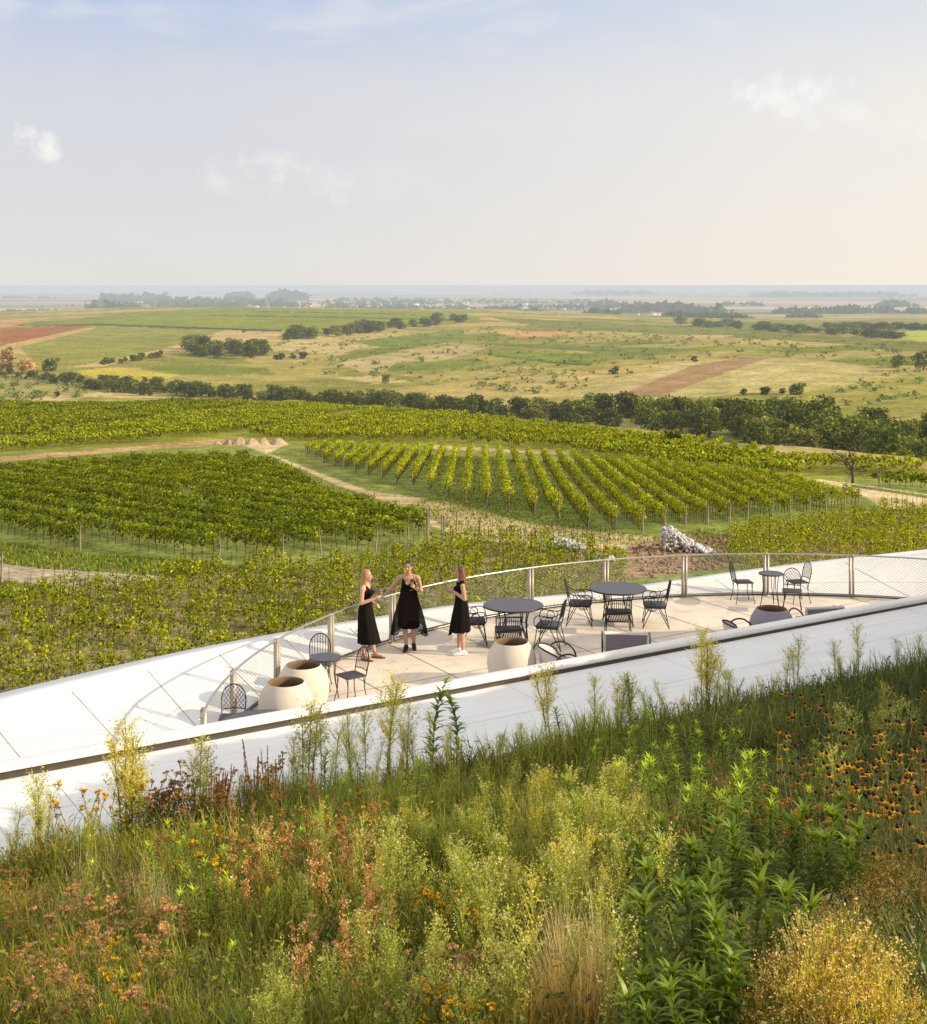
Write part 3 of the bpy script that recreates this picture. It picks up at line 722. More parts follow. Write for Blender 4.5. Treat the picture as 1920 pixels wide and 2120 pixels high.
# young vines, each on its stake
def young_vine(seed):
    r = np.random.default_rng(seed); mb = MB(); h = r.uniform(.5, .95)
    N = int(230 * h); t = r.beta(1.3, 1.3, N)
    sp = .30 * (1 - .45 * t)
    P = np.column_stack([r.normal(size=N) * sp, r.normal(size=N) * sp * .8, .12 + t * h])
    leaves(mb, P, r.uniform(.035, .068, N), mixc(N, [(.17, .205, .014), (.28, .295, .02), (.38, .34, .025), (.05, .07, .012)], [5, 4.4, .9, 2.6], .22, r), .8, .3, r)
    return mb, h
def stake_mb(): 
    s = MB(); tube(s, [(0, 0, -.1), (0, 0, 1.5)], .011, 4); return s
STAKE_ME = stake_mb().mesh('stake', M_STAKE)
YV = []
for k in range(9):
    mb, h = young_vine(100 + k); YV.append(mb)
YV_ME = [m.mesh('young_grapevine', M_VINE) for m in YV]
def young_field():
    pts = []
    for poly_px, d, sp in ((YOUNG, (.89, -.45), 2.8), (YOUNG2, (.93, .36), 2.6)):
        poly = np.array([at for at in poly_world(poly_px)])
        for a, b in clip_rows(poly, d, sp):
            L = np.linalg.norm(b - a); n = int(L / .92)
            for i in range(n):
                p = a + (b - a) * ((i + .5) / n) + RNG.normal(size=2) * .10
                pts.append(p)
    pts = np.array(pts); z = ground(pts[:, 0], pts[:, 1]); px, py = proj(pts[:, 0], pts[:, 1], z)
    vis = (px > -60) & (px < 1980)
    pts, z, py, px = pts[vis], z[vis], py[vis], px[vis]
    # the building hides the nearest ones
    u, v = to_uv(pts[:, 0], pts[:, 1])
    order = np.argsort(np.hypot(pts[:, 0], pts[:, 1]))
    rows_lab = [('young grapevine on a rusty stake on bare tan soil just beyond the white roof edge', 44), ('young grapevine on a rusty stake midway down the stony young plot', 58), ('young grapevine on a rusty stake near the grassy headland', 1e9)]
    stuff = MB(); cnt = 0
    edge = np.array([outer_limit(x) for x in px])
    ok = (py - 1.3 * F / np.hypot(pts[:, 0], pts[:, 1])) < edge           # shows above the roof edge
    for i in order:
        if not ok[i]: continue
        x, y = pts[i]; k = RNG.integers(len(YV)); s = RNG.uniform(.9, 1.4); rz = RNG.random() * 6.28
        if RNG.random() < .08: continue
        if cnt < 296:
            o = mobj('young_grapevine', YV_ME[k]); o.location = (x, y, z[i]); o.rotation_euler = (0, 0, rz); o.scale = (s, s, s)
            lab = next(l for l, lim in rows_lab if y < lim)
            if px[i] > 1480: lab = lab.replace('young grapevine on a rusty stake', 'staked young grapevine past the soil heap')
            tag(o, lab, 'vine', 'young grapevines on stakes')
            c = mobj('stake', STAKE_ME, o); c.scale = (1, 1, RNG.uniform(.75, 1.1)); c.location = (RNG.normal() * .03, 0, 0); c.rotation_euler = (RNG.normal() * .06, RNG.normal() * .06, 0)
            cnt += 1
        else:
            M = Matrix.Translation((x, y, z[i])) @ Matrix.Rotation(rz, 4, 'Z') @ Matrix.Scale(s, 4)
            stuff.merge(YV[k], M)
            st = MB(); tube(st, [(x, y, z[i] - .1), (x, y, z[i] + 1.4)], .011, 3, (.10, .06, .04)); stuff.merge(st)
    if stuff.V:
        o = stuff.obj('young_vine_plot', M_VINE); tag(o, 'farther young vines seen as one leafy mass', 'vines', None, 'stuff')
def outer_limit(px):   # row of the roof edge in the survey picture
    return np.interp(px, [-100, 0, 315, 590, 790, 976, 1172, 1409, 1687, 1920, 2000], [1460, 1437, 1362, 1309, 1276, 1246, 1235, 1190, 1163, 1139, 1130])
young_field()

# tufts of weeds and clods on the open soil and grass: uncountable ground cover
def ground_cover():
    mb = MB()
    def scat(poly, n, cols, w, L, W, lean=.5):
        P = poly_world(poly); lo, hi = P.min(0), P.max(0)
        p = RNG.uniform(lo, hi, (n * 3, 2)); p = p[in_poly(p[:, 0], p[:, 1], P)][:n]
        if not len(p): return
        z = ground(p[:, 0], p[:, 1]); N = len(p)
        c = mixc(N, cols, w, .2)
        blades(mb, np.column_stack([p, z - .02]), RNG.random(N) * 6.28, RNG.uniform(0, lean, N), RNG.uniform(*L, N), RNG.uniform(*W, N), c * .8, c, 2, RNG.uniform(.1, .9, N))
    G = [(.14, .20, .03), (.22, .24, .05), (.35, .29, .12), (.08, .12, .02)]
    scat(YOUNG, 9000, G, [4, 3, 2.4, 2], (.12, .38), (.05, .13), .9)
    scat(YOUNG2, 2600, G, [4, 3, 2, 2], (.12, .35), (.05, .13), .9)
    scat([(0, 1125), (350, 1160), (520, 1176), (560, 1180), (350, 1195), (100, 1180), (0, 1165)], 5000, G, [5, 3, 1.2, 2], (.12, .35), (.05, .12))
    scat([(840, 1052), (930, 1020), (1100, 1075), (1350, 1112), (1480, 1095), (1480, 1110), (1300, 1130), (960, 1110)], 5000, G, [4, 3, 2.5, 2], (.1, .3), (.05, .12))
    scat([(880, 940), (1160, 955), (1250, 1105), (1000, 1055), (887, 1020)], 9000, G, [5, 3, 1, 3], (.1, .25), (.06, .15))
    scat([(1440, 1100), (1560, 1100), (1560, 1165), (1440, 1165)], 500, G, [3, 3, 1, 3], (.15, .4), (.06, .14))
    o = mb.obj('weeds', M_VINE); tag(o, 'grass and weeds between the vine plots', 'weeds', None, 'stuff')
ground_cover()

# ================================================================== trees
def tree_meshes(seed, h, w, cols, wts, lobes=26, per=44, leaf=.52):
    r = np.random.default_rng(seed); cr = MB(); tr = MB()
    tube(tr, [(0, 0, -.5), (r.normal() * .1, r.normal() * .1, h * .3), (r.normal() * .2, r.normal() * .2, h * .7)], [.03 * h, .022 * h, .008 * h], 6, (.09, .065, .045))
    for k in range(lobes):
        a = r.random() * 6.28; q = r.random() ** .5; zc = r.uniform(.14, .86)
        env = math.sin(PI * min(1, max(.12, (zc + .12) / 1.12))) ** .6
        c = np.array([math.cos(a) * q * w * .36 * env, math.sin(a) * q * w * .36 * env, zc * h])
        R = r.uniform(.13, .23) * w
        if k < 5: tube(tr, [(0, 0, h * r.uniform(.2, .4)), tuple(c * .6 + np.array([0, 0, h * .15])), tuple(c)], [.012 * h, .008 * h, .003 * h], 4, (.09, .065, .045))
        d = r.normal(size=(per, 3)); d[:, 2] = d[:, 2] * .8 + .15; d /= np.linalg.norm(d, axis=1)[:, None]
        P = c + d * R * r.uniform(.6, 1.08, per)[:, None] * np.array([1, 1, .8])
        tone = r.uniform(.65, 1.35)
        C = np.clip(mixc(per, cols, wts, .2, r) * tone, .01, .8)
        leaves(cr, P, r.uniform(.7, 1.3, per) * leaf, C, .75, .3, r)
    return tr.mesh('trunk', M_BARK), cr.mesh('crown', M_TREE)
DG = [(.06, .078, .018), (.105, .115, .022), (.175, .165, .03), (.038, .052, .016)]
TREES = {'tree': [tree_meshes(s, 11, 12.5, DG, [3, 3, 1, 2]) for s in (1, 2, 3, 4)],
         'olive': [tree_meshes(s, 9, 10.5, [(.12, .13, .03), (.17, .17, .035), (.08, .10, .03)], [3, 2, 2]) for s in (11, 12)],
         'bush': [tree_meshes(s, 4.2, 6, DG, [3, 3, 1, 2], 11, 40, .45) for s in (21, 22)],
         'tan': [tree_meshes(s, 9, 7, [(.34, .23, .10), (.26, .19, .09), (.18, .16, .06)], [3, 2, 1]) for s in (31, 32)]}
def plant_tree(kind, x, y, sc, label, group, name='tree', cat='tree'):
    tr, cr = random.choice(TREES[kind])
    o = thing(name, label, cat, (x, y, float(ground(x, y))), random.random() * 6.28, group)
    s = sc * random.uniform(.8, 1.2); o.scale = (s * random.uniform(.9, 1.15), s * random.uniform(.9, 1.15), s)
    mobj('trunk', tr, o); mobj('crown', cr, o); return o

def belt():
    lab = {'tree': 'dense dark green tree in the long belt across the valley', 'olive': 'olive green tree in the long belt across the valley', 'bush': 'rounded bush at the foot of the valley tree belt'}
    sx = [-.37, -.31, -.26, -.15, -.04, .03, .1, .16, .2, .26, .33, .37]
    yy = [890, 850, 800, 745, 690, 610, 560, 510, 470, 430, 395, 375]
    for i in range(215):
        s = -.375 + .75 * ((i * .6180339) % 1); y0 = np.interp(s, sx, yy)
        dep = np.interp(s, [-.37, -.05, .1, .2, .37], [26, 40, 70, 110, 120])
        y = y0 + (random.random() - .35) * dep
        kind = random.choices(['tree', 'olive', 'bush'], [6, 2.4, 1.4])[0]
        sc = np.interp(s, [-.37, -.2, .0, .2, .37], [.62, .80, .86, .95, 1.0])
        if s < -.30: sc *= .7
        plant_tree(kind, s * y, y, sc, lab[kind], 'trees of the valley belt', 'bush' if kind == 'bush' else 'tree', 'bush' if kind == 'bush' else 'tree')
belt()
def tree_at(px, py, hpx, kind, label, group=None, name='tree', cat='tree', wide=1.0):
    x, y, z = ground_at(px, py); base = {'tree': 11, 'olive': 9, 'bush': 4.2, 'tan': 9}[kind]
    o = plant_tree(kind, x, y, hpx / F * y / base, label, group, name, cat); o.scale = (o.scale[0] * wide, o.scale[1] * wide, o.scale[2]); return o
for i in range(30):   # grove on the far slope
    px = random.uniform(385, 550); py = np.interp(px, [385, 470, 550], [738, 744, 742]) - random.random() * 16
    tree_at(px, py, random.uniform(24, 32), 'tree', 'dark tree of the compact grove between the tan strip and the scrub', 'trees of the slope grove', wide=1.15)
for i in range(46):   # line climbing to the crest
    t = random.random(); px = 585 + t * 385; py = 706 - t * 42 + random.uniform(-5, 4)
    tree_at(px, py, random.uniform(20, 26) * (1 - .4 * t), random.choice(['tree', 'tree', 'olive']), 'tree of the wooded line climbing to the vineyard hill crest', 'trees of the slanting wooded line', wide=1.35)
for i in range(44):   # wooded strip at the foot of the hill, far right
    t = random.random(); px = 1395 + t * 470; py = 672 + t * 29 + random.uniform(-2, 2)
    tree_at(px, py, random.uniform(13, 17), 'tree', 'dark tree of the straight shelter strip below the yellow green field', 'trees of the shelter strip', wide=1.9)
for i in range(26):
    t = random.random(); px = 1700 + t * 230; py = 682 + t * 1 + random.uniform(-1.5, 1)
    tree_at(px, py, random.uniform(12, 15), 'tree', 'hazy tree in the strip along the top of the yellow green field', 'trees above the yellow green field', wide=1.9)
for (px, py, h, kind, lab) in (
        (1272, 775, 17, 'bush', 'round dark bush alone by the striped field corner'), (1440, 750, 11, 'bush', 'small dark bush at the top corner of the ploughed strip'),
        (1540, 818, 14, 'bush', 'low dark bush at the lower edge of the striped field'), (1585, 818, 16, 'bush', 'low dark bush in the hedge below the striped field'), (1650, 817, 22, 'bush', 'tall round bush ending the hedge below the striped field'), (1620, 816, 15, 'bush', 'leaning bush beside the tall round hedge bush'),
        (1860, 762, 25, 'tree', 'broad tree standing beside the big dark tree on the far meadow edge'), (1912, 768, 48, 'tree', 'big dark tree at the meadow edge cut by the picture side'),
        (20, 730, 14, 'tree', 'small dark tree above the brown reeds'), (104, 768, 24, 'bush', 'dark round bush between the brown reeds and the yellow field'),
        (15, 772, 42, 'tan', 'brown autumn tree at the foot of the pale green field'), (48, 776, 36, 'tan', 'brown autumn tree beside the dark round bush'), (62, 774, 40, 'tan', 'tallest brown autumn tree near the pale green field'),
        (800, 794, 18, 'olive', 'olive green tree alone in front of the pale dry strip'), (118, 822, 12, 'bush', 'tiny dark bush on the path below the belt'), (505, 688, 9, 'bush', 'tiny bush on the pale strip of the far hill'),
        (1395, 932, 36, 'bush', 'dark bush standing among the yellowing vines'), (1812, 992, 14, 'bush', 'dark bush at the corner of the small vine block'),
        (1880, 930, 60, 'olive', 'olive tree at the lower end of the tree belt near the bare tree'), (1830, 925, 66, 'tree', 'dark tree rising above the bare tree from the belt'), (1700, 905, 60, 'olive', 'olive tree on the near side of the belt over the vines')):
    tree_at(px, py, h, kind, lab, None, 'bush' if kind == 'bush' else 'tree', 'bush' if kind == 'bush' else 'tree')
for (x0, y0, x1, y1, n) in ((150, 806, 340, 790, 14), (420, 760, 640, 742, 0), (210, 756, 330, 740, 16), (560, 745, 640, 742, 7), (140, 782, 330, 800, 10)):
    for i in range(n):
        t = random.random(); tree_at(x0 + (x1 - x0) * t, y0 + (y1 - y0) * t + random.uniform(-2, 2), random.uniform(9, 14), 'bush', 'low hedge bush between the fields of the far slope', 'hedge bushes of the far slope', 'bush', 'bush')

def scrub():
    mb = MB()
    for (poly, n) in (([(560, 700), (1000, 680), (1500, 700), (1900, 730), (1900, 760), (1560, 738), (1400, 750), (1150, 820), (900, 800), (600, 770)], 800),
                      ([(1000, 655), (1500, 685), (1900, 712), (1900, 730), (1400, 715), (1000, 700)], 350), ([(0, 780), (140, 790), (300, 815), (0, 835)], 120), ([(1600, 830), (1900, 760), (1920, 830), (1750, 850)], 90)):
        for i in range(n):
            px = random.uniform(min(p[0] for p in poly), max(p[0] for p in poly)); py = random.uniform(min(p[1] for p in poly), max(p[1] for p in poly))
            if not in_poly(np.array([px]), np.array([py]), poly)[0]: continue
            x, y, z = ground_at(px, py, 330, 4000); k = 14; R = random.uniform(1.0, 2.6)
            P = np.array([x, y, z]) + RNG.normal(size=(k, 3)) * np.array([R, R, R * .5]) * .6 + np.array([0, 0, R * .5])
            leaves(mb, P, RNG.uniform(.5, 1.0, k) * R * .55, mixc(k, [(.07, .095, .03), (.13, .15, .04), (.05, .07, .025)], [2, 2, 1], .2), .8, .3)
    o = mb.obj('scrub', M_TREE); tag(o, 'scattered scrub on the dry far slope', 'scrub', None, 'stuff')
scrub()

def plain_woods():
    mb = MB()
    def wood(px0, px1, py, hpx, n, rows=3.0, dark=1.0):
        for i in range(n):
            px = random.uniform(px0, px1); q = py + random.uniform(-.5, .5) * rows
            y = F * (CAMH + 75) / (q - HZ); x = (px - 960) / F * y; z = float(ground(x, y)); H = hpx / F * y * random.uniform(.6, 1.1); k = 9
            env = min(1, .45 + 4 * min(px - px0, px1 - px) / (px1 - px0 + 1e-6)); H *= env
            P = np.array([x, y, z]) + RNG.normal(size=(k, 3)) * np.array([H * .5, H * .5, H * .2]) + np.array([0, 0, H * .5])
            leaves(mb, P, RNG.uniform(.4, .7, k) * H, mixc(k, [(.05, .075, .03), (.08, .10, .035)], [2, 1], .2) * dark, .8, .2)
    wood(190, 282, 644, 20, 60, 3); wood(212, 278, 625, 14, 40, 2); wood(290, 345, 622, 14, 30, 4)
    wood(280, 640, 633, 13, 150, 12); wood(480, 520, 622, 15, 25, 2); wood(560, 635, 622, 17, 50, 3); wood(330, 500, 640, 9, 60, 3)
    wood(640, 980, 630, 8, 110, 14); wood(640, 1000, 641, 8, 80, 5); wood(980, 1320, 640, 9, 80, 6); wood(880, 1300, 626, 6, 70, 5); wood(1220, 1280, 634, 12, 24, 2)
    wood(1280, 1450, 646, 17, 90, 3); wood(1450, 1500, 652, 16, 26, 2); wood(1370, 1540, 662, 9, 70, 4); wood(1060, 1140, 656, 8, 24, 2); wood(1210, 1280, 659, 11, 30, 2)
    wood(1370, 1560, 672, 9, 60, 3); wood(1490, 1580, 634, 9, 16, 2); wood(1600, 1780, 650, 12, 70, 4); wood(1690, 1930, 649, 13, 60, 4); wood(1800, 1900, 636, 13, 26, 2); wood(1630, 1700, 662, 9, 36, 2); wood(1700, 1920, 678, 10, 0)
    wood(1180, 1360, 611, 9, 90, 2); wood(1550, 1900, 614, 9, 130, 3); wood(1550, 1640, 609, 7, 30, 1); wood(0, 120, 618, 5, 30, 2); wood(0, 130, 644, 5, 30, 3); wood(1000, 1180, 610, 3, 30, 3)
    for _ in range(26):
        a = random.uniform(-50, 1900); wood(a, a + random.uniform(60, 340), random.uniform(594, 634), random.uniform(2, 4), 22, .8)
    for _ in range(14):
        a = random.uniform(-100, 1900); wood(a, a + random.uniform(300, 700), random.uniform(591.5, 598), random.uniform(1.6, 3.2), 60, .6)
    o = mb.obj('distant_woods', M_TREE); tag(o, 'far off woods on the hazy plain', 'woods', None, 'stuff')
plain_woods()

def house_meshes():
    out = []
    for k, (w, d, h, rh, wall, roof) in enumerate(((11, 9, 4.5, 3, (.72, .70, .66), (.34, .14, .08)), (14, 8, 5, 3.2, (.68, .60, .48), (.28, .13, .08)), (22, 10, 5, 2.5, (.75, .74, .72), (.36, .30, .27)))):
        a = MB(); box(a, (0, 0, h / 2 - 1), (w, d, h + 2), col=wall)
        V = [(-w/2, -d/2, h), (w/2, -d/2, h), (w/2, d/2, h), (-w/2, d/2, h)]
        g = MB(); e = .4
        g.add([(-w/2-e, -d/2-e, h-.1), (w/2+e, -d/2-e, h-.1), (w/2+e, d/2+e, h-.1), (-w/2-e, d/2+e, h-.1), (-w/2-e, 0, h+rh), (w/2+e, 0, h+rh)], [np.array([(0, 1, 5, 4), (2, 3, 4, 5), (3, 2, 1, 0)]), np.array([(0, 4, 3), (1, 2, 5)])], roof)
        out.append((a.mesh('wall', M_HOUSE), g.mesh('roof', M_HOUSE)))
    return out
HM = house_meshes()
for i in range(80):
    zone = random.choices([(290, 1000, 618, 641), (1000, 1320, 630, 645), (1300, 1370, 655, 664)], [6, 4, 1])[0]
    px = random.uniform(zone[0], zone[1]); q = random.uniform(zone[2], zone[3]); y = F * (CAMH + 75) / (q - HZ); x = (px - 960) / F * y
    o = thing('house', 'pale far off village house among trees on the hazy plain', 'house', (x, y, float(ground(x, y))), random.random() * 3.14, 'far village houses')
    w, r = random.choice(HM); s = random.uniform(.8, 1.3); o.scale = (s, s, s); mobj('wall', w, o); mobj('roof', r, o)

# bare tree
def bare_tree():
    x, y, z = ground_at(1766, 1001)
    o = thing('bare_tree', 'leafless dead tree with spreading twigs beside the pale field path', 'tree', (x, y, z))
    h = 90 / F * y; r = np.random.default_rng(5); tr = MB(); cr = MB()
    def br(mb, p, d, L, R, lv):
        pts = [p]; q = p.copy(); dd = d.copy()
        for i in range(4):
            dd = dd + r.normal(size=3) * .16 + np.array([0, 0, .05]); dd /= np.linalg.norm(dd); q = q + dd * L / 4; pts.append(q.copy())
        tube(mb, pts, np.linspace(R, R * .45, 5), 5, (.10, .07, .055))
        if lv < 4:
            for k in range(r.integers(2, 4) + (lv == 0) * 2):
                b = pts[r.integers(2, 5)]; e = dd * .6 + r.normal(size=3) * np.array([1, 1, .55]); e /= np.linalg.norm(e)
                br(cr, b, e, L * r.uniform(.6, .85), R * .58, lv + 1)
    br(tr, np.zeros(3), np.array([.04, 0, 1.0]), h * .52, h * .042, 0)
    tr.obj('trunk', M_BARK, o); cr.obj('branches', M_BARK, o)
bare_tree()

# sand mounds, stones, posts, stakes
def mound(seed, w, h, col, rough=.18):
    r = np.random.default_rng(seed); n, m = 12, 28; V = []; fs = []
    ph = r.random(4) * 6
    for i in range(n + 1):
        q = i / n
        for j in range(m):
            th = j / m * 2 * PI; k = 1 + .15 * math.sin(2 * th + ph[0]) + .1 * math.sin(3 * th + ph[1])
            z = h * (math.cos(q * PI) * .5 + .5) ** .85 * (1 + .1 * math.sin(5 * th + ph[2]) * q) - .05
            V.append((q * w / 2 * k * math.cos(th), q * w / 2 * k * math.sin(th), z + r.normal() * rough * h * .12))
    i = np.arange(n)[:, None]; j = np.arange(m)[None, :]; j2 = (j + 1) % m
    q = np.stack([i * m + j, i * m + j2, (i + 1) * m + j2, (i + 1) * m + j], -1).reshape(-1, 4)
    mb = MB(); mb.add(V, q, col); return mb
for k, (px, w, h, lab) in enumerate(((450, 26, 9, 'small low sand mound at the start of the heap line'), (474, 30, 12, 'second sand mound, narrow and low'), (496, 40, 16, 'broad sand mound near the middle of the heap line'), (522, 34, 15, 'steep sand mound behind the dark vine block corner'),
                                     (546, 34, 16, 'pointed sand mound just before the longest one'), (575, 58, 15, 'long reddish sand mound tapering towards the golden vines'))):
    x, y, z = ground_at(px, 921); y += 0
    mb = mound(k, w / F * y, h / F * y, (1, 1, 1)); o = mb.obj('sand_mound', M_SAND, smooth=True); o.location = (x, y, z); tag(o, lab, 'sand heap', 'sand mounds by the dirt track')

def stone(mb, r, c, s, col=(1, 1, 1)):
    d = r.normal(size=(8, 3)); M = Euler(tuple(r.random(3) * 6)).to_matrix()
    V = np.array([(-1,-1,-1),(1,-1,-1),(1,1,-1),(-1,1,-1),(-1,-1,1),(1,-1,1),(1,1,1),(-1,1,1)]) * .58 * (1 + .28 * r.normal(size=(8, 3))) * s * np.array([1, .8, .6])
    V = V @ np.array(M).T + c
    mb.add(V, np.array([(0,3,2,1),(4,5,6,7),(0,1,5,4),(1,2,6,5),(2,3,7,6),(3,0,4,7)]), col)
def stone_heap(px, py, wpx, hpx, label, seed, skew):
    x, y, z = ground_at(px, py); w = wpx / F * y; h = hpx / F * y; r = np.random.default_rng(seed); mb = MB()
    for i in range(800):
        a = r.uniform(-.5, .5); b = r.uniform(-.5, .5)
        top = h * max(.05, (1 - max(0, (a + .35 * skew)) * 1.35 * skew - (1 - skew) * (2 * a) ** 2)) * (1 - (1.3 * b) ** 2 * .6)
        stone(mb, r, np.array([a * w, b * w * .55, r.random() ** .45 * top]), r.uniform(.07, .16) if r.random() < .9 else r.uniform(.16, .24))
    o = mb.obj('stone_heap', M_STONE); o.location = (x, y, z); tag(o, label, 'stone heap'); return o
stone_heap(1424, 1142, 104, 52, 'heap of white building stones with a steep wall end on brown soil', 3, 1.0)
stone_heap(1165, 1140, 105, 26, 'low flat heap of grey white rubble beside the dirt track', 4, .35)
stone_heap(1252, 1160, 40, 8, 'thin scatter of white rubble trailing from the low grey heap', 6, .2)
def clods():
    mb = MB(); r = np.random.default_rng(9); P = poly_world([(1310, 1135), (1440, 1110), (1510, 1108), (1500, 1180), (1330, 1200)]); lo, hi = P.min(0), P.max(0)
    for i in range(900):
        p = r.uniform(lo, hi)
        if not in_poly(np.array([p[0]]), np.array([p[1]]), P)[0]: continue
        s = r.uniform(.05, .22); c = np.array([.22, .14, .085]) * r.uniform(.7, 1.5)
        if r.random() < .06: c = np.array([.6, .58, .55]); s *= .6
        stone(mb, r, np.array([p[0], p[1], float(ground(*p)) + s * .2]), s, c)
    o = mb.obj('soil_clods', mat_solid('clod', (1, 1, 1), .95, noise=.2, tint=True)); tag(o, 'brown clods and stones of the turned soil patch', 'soil', None, 'stuff')
clods()
WP = MB(); tube(WP, [(0, 0, -.2), (.02, 0, .9), (0, .01, 1.75)], [.07, .065, .06], 7); WPM = WP.mesh('wooden_post', M_POST)
for (px, py, h, lab) in ((886, 1120, 60, 'grey wooden post at the corner of the dark vine block'), (914, 1132, 66, 'wooden post between the dark vine block and the track'), (946, 1102, 42, 'short wooden post farther back on the track verge'), (990, 1131, 60, 'slightly tilted wooden post beside the dirt track'),
                         (4, 1205, 62, 'wooden post cut by the picture edge above the bare path'), (918, 1128, 60, 'dark wooden post close behind the paired vine corner post')):
    x, y, z = ground_at(px, py); o = mobj('wooden_post', WPM); o.location = (x, y, z); s = h / F * y / 1.75; o.scale = (1, 1, s); o.rotation_euler = (random.gauss(0, .02), .08 if px == 990 else random.gauss(0, .02), 0)
    tag(o, lab, 'post', 'wooden posts by the track')
for i in range(38):
    px = 985 + i * 9.6 + random.uniform(-3, 3) if i < 30 else 1835 + (i - 30) * 11; py = (1130 + random.uniform(-4, 16)) if i < 30 else 1066 + random.uniform(-4, 3)
    x, y, z = ground_at(px, py); o = mobj('stake', STAKE_ME); o.location = (x, y, z); o.rotation_euler = (random.gauss(0, .03), random.gauss(0, .03), 0)
    o.scale = (1.5, 1.5, random.uniform(.8, 1.15))
    tag(o, 'thin bare iron stake in the row by the low grey rubble' if i < 30 else 'thin bare iron stake beside the pale field path', 'stake', 'bare iron stakes')

# ================================================================== winery roof and terrace
ARC_U, ARC_V, ARC_R = 5.2, -4.6, 10.56
def arc(th, r=ARC_R): return ARC_U + r * math.sin(th), ARC_V + r * math.cos(th)
def rail_v(u):
    d = np.asarray(u, float) - ARC_U
    return np.where(np.abs(d) < 9.5, np.sqrt(np.maximum(ARC_R ** 2 - d * d, 0)) + ARC_V, 0.0)
EDGE_PX = [(-160, 1477), (0, 1437), (157, 1400), (315, 1362), (590, 1309), (790, 1277), (976, 1247), (1172, 1233), (1334, 1213), (1409, 1199), (1687, 1163), (1920, 1139), (2120, 1118)]
def edge_z(px): return .10 + (.42 * ((px - 1172) / 1172) ** 2 if px < 1172 else .62 * ((px - 1172) / 748) ** 2)
EU, EV, EZ = [], [], []
for (px, py) in EDGE_PX:
    z = edge_z(px); X, Y, _ = at_z(px, py, z); u, v = to_uv(X, Y); EU.append(float(u)); EV.append(float(v)); EZ.append(z)
EU = np.array([-22] + EU + [26]); EV = np.array([EV[0] - 1.0] + EV + [EV[-1] + .3]); EZ = np.array([EZ[0] + .2] + EZ + [EZ[-1] + .2])
def smooth_i(u, A):
    return sum(np.interp(np.asarray(u) + d, EU, A) for d in np.linspace(-1.2, 1.2, 9)) / 9
def edge_vz(u): return smooth_i(u, EV), smooth_i(u, EZ)

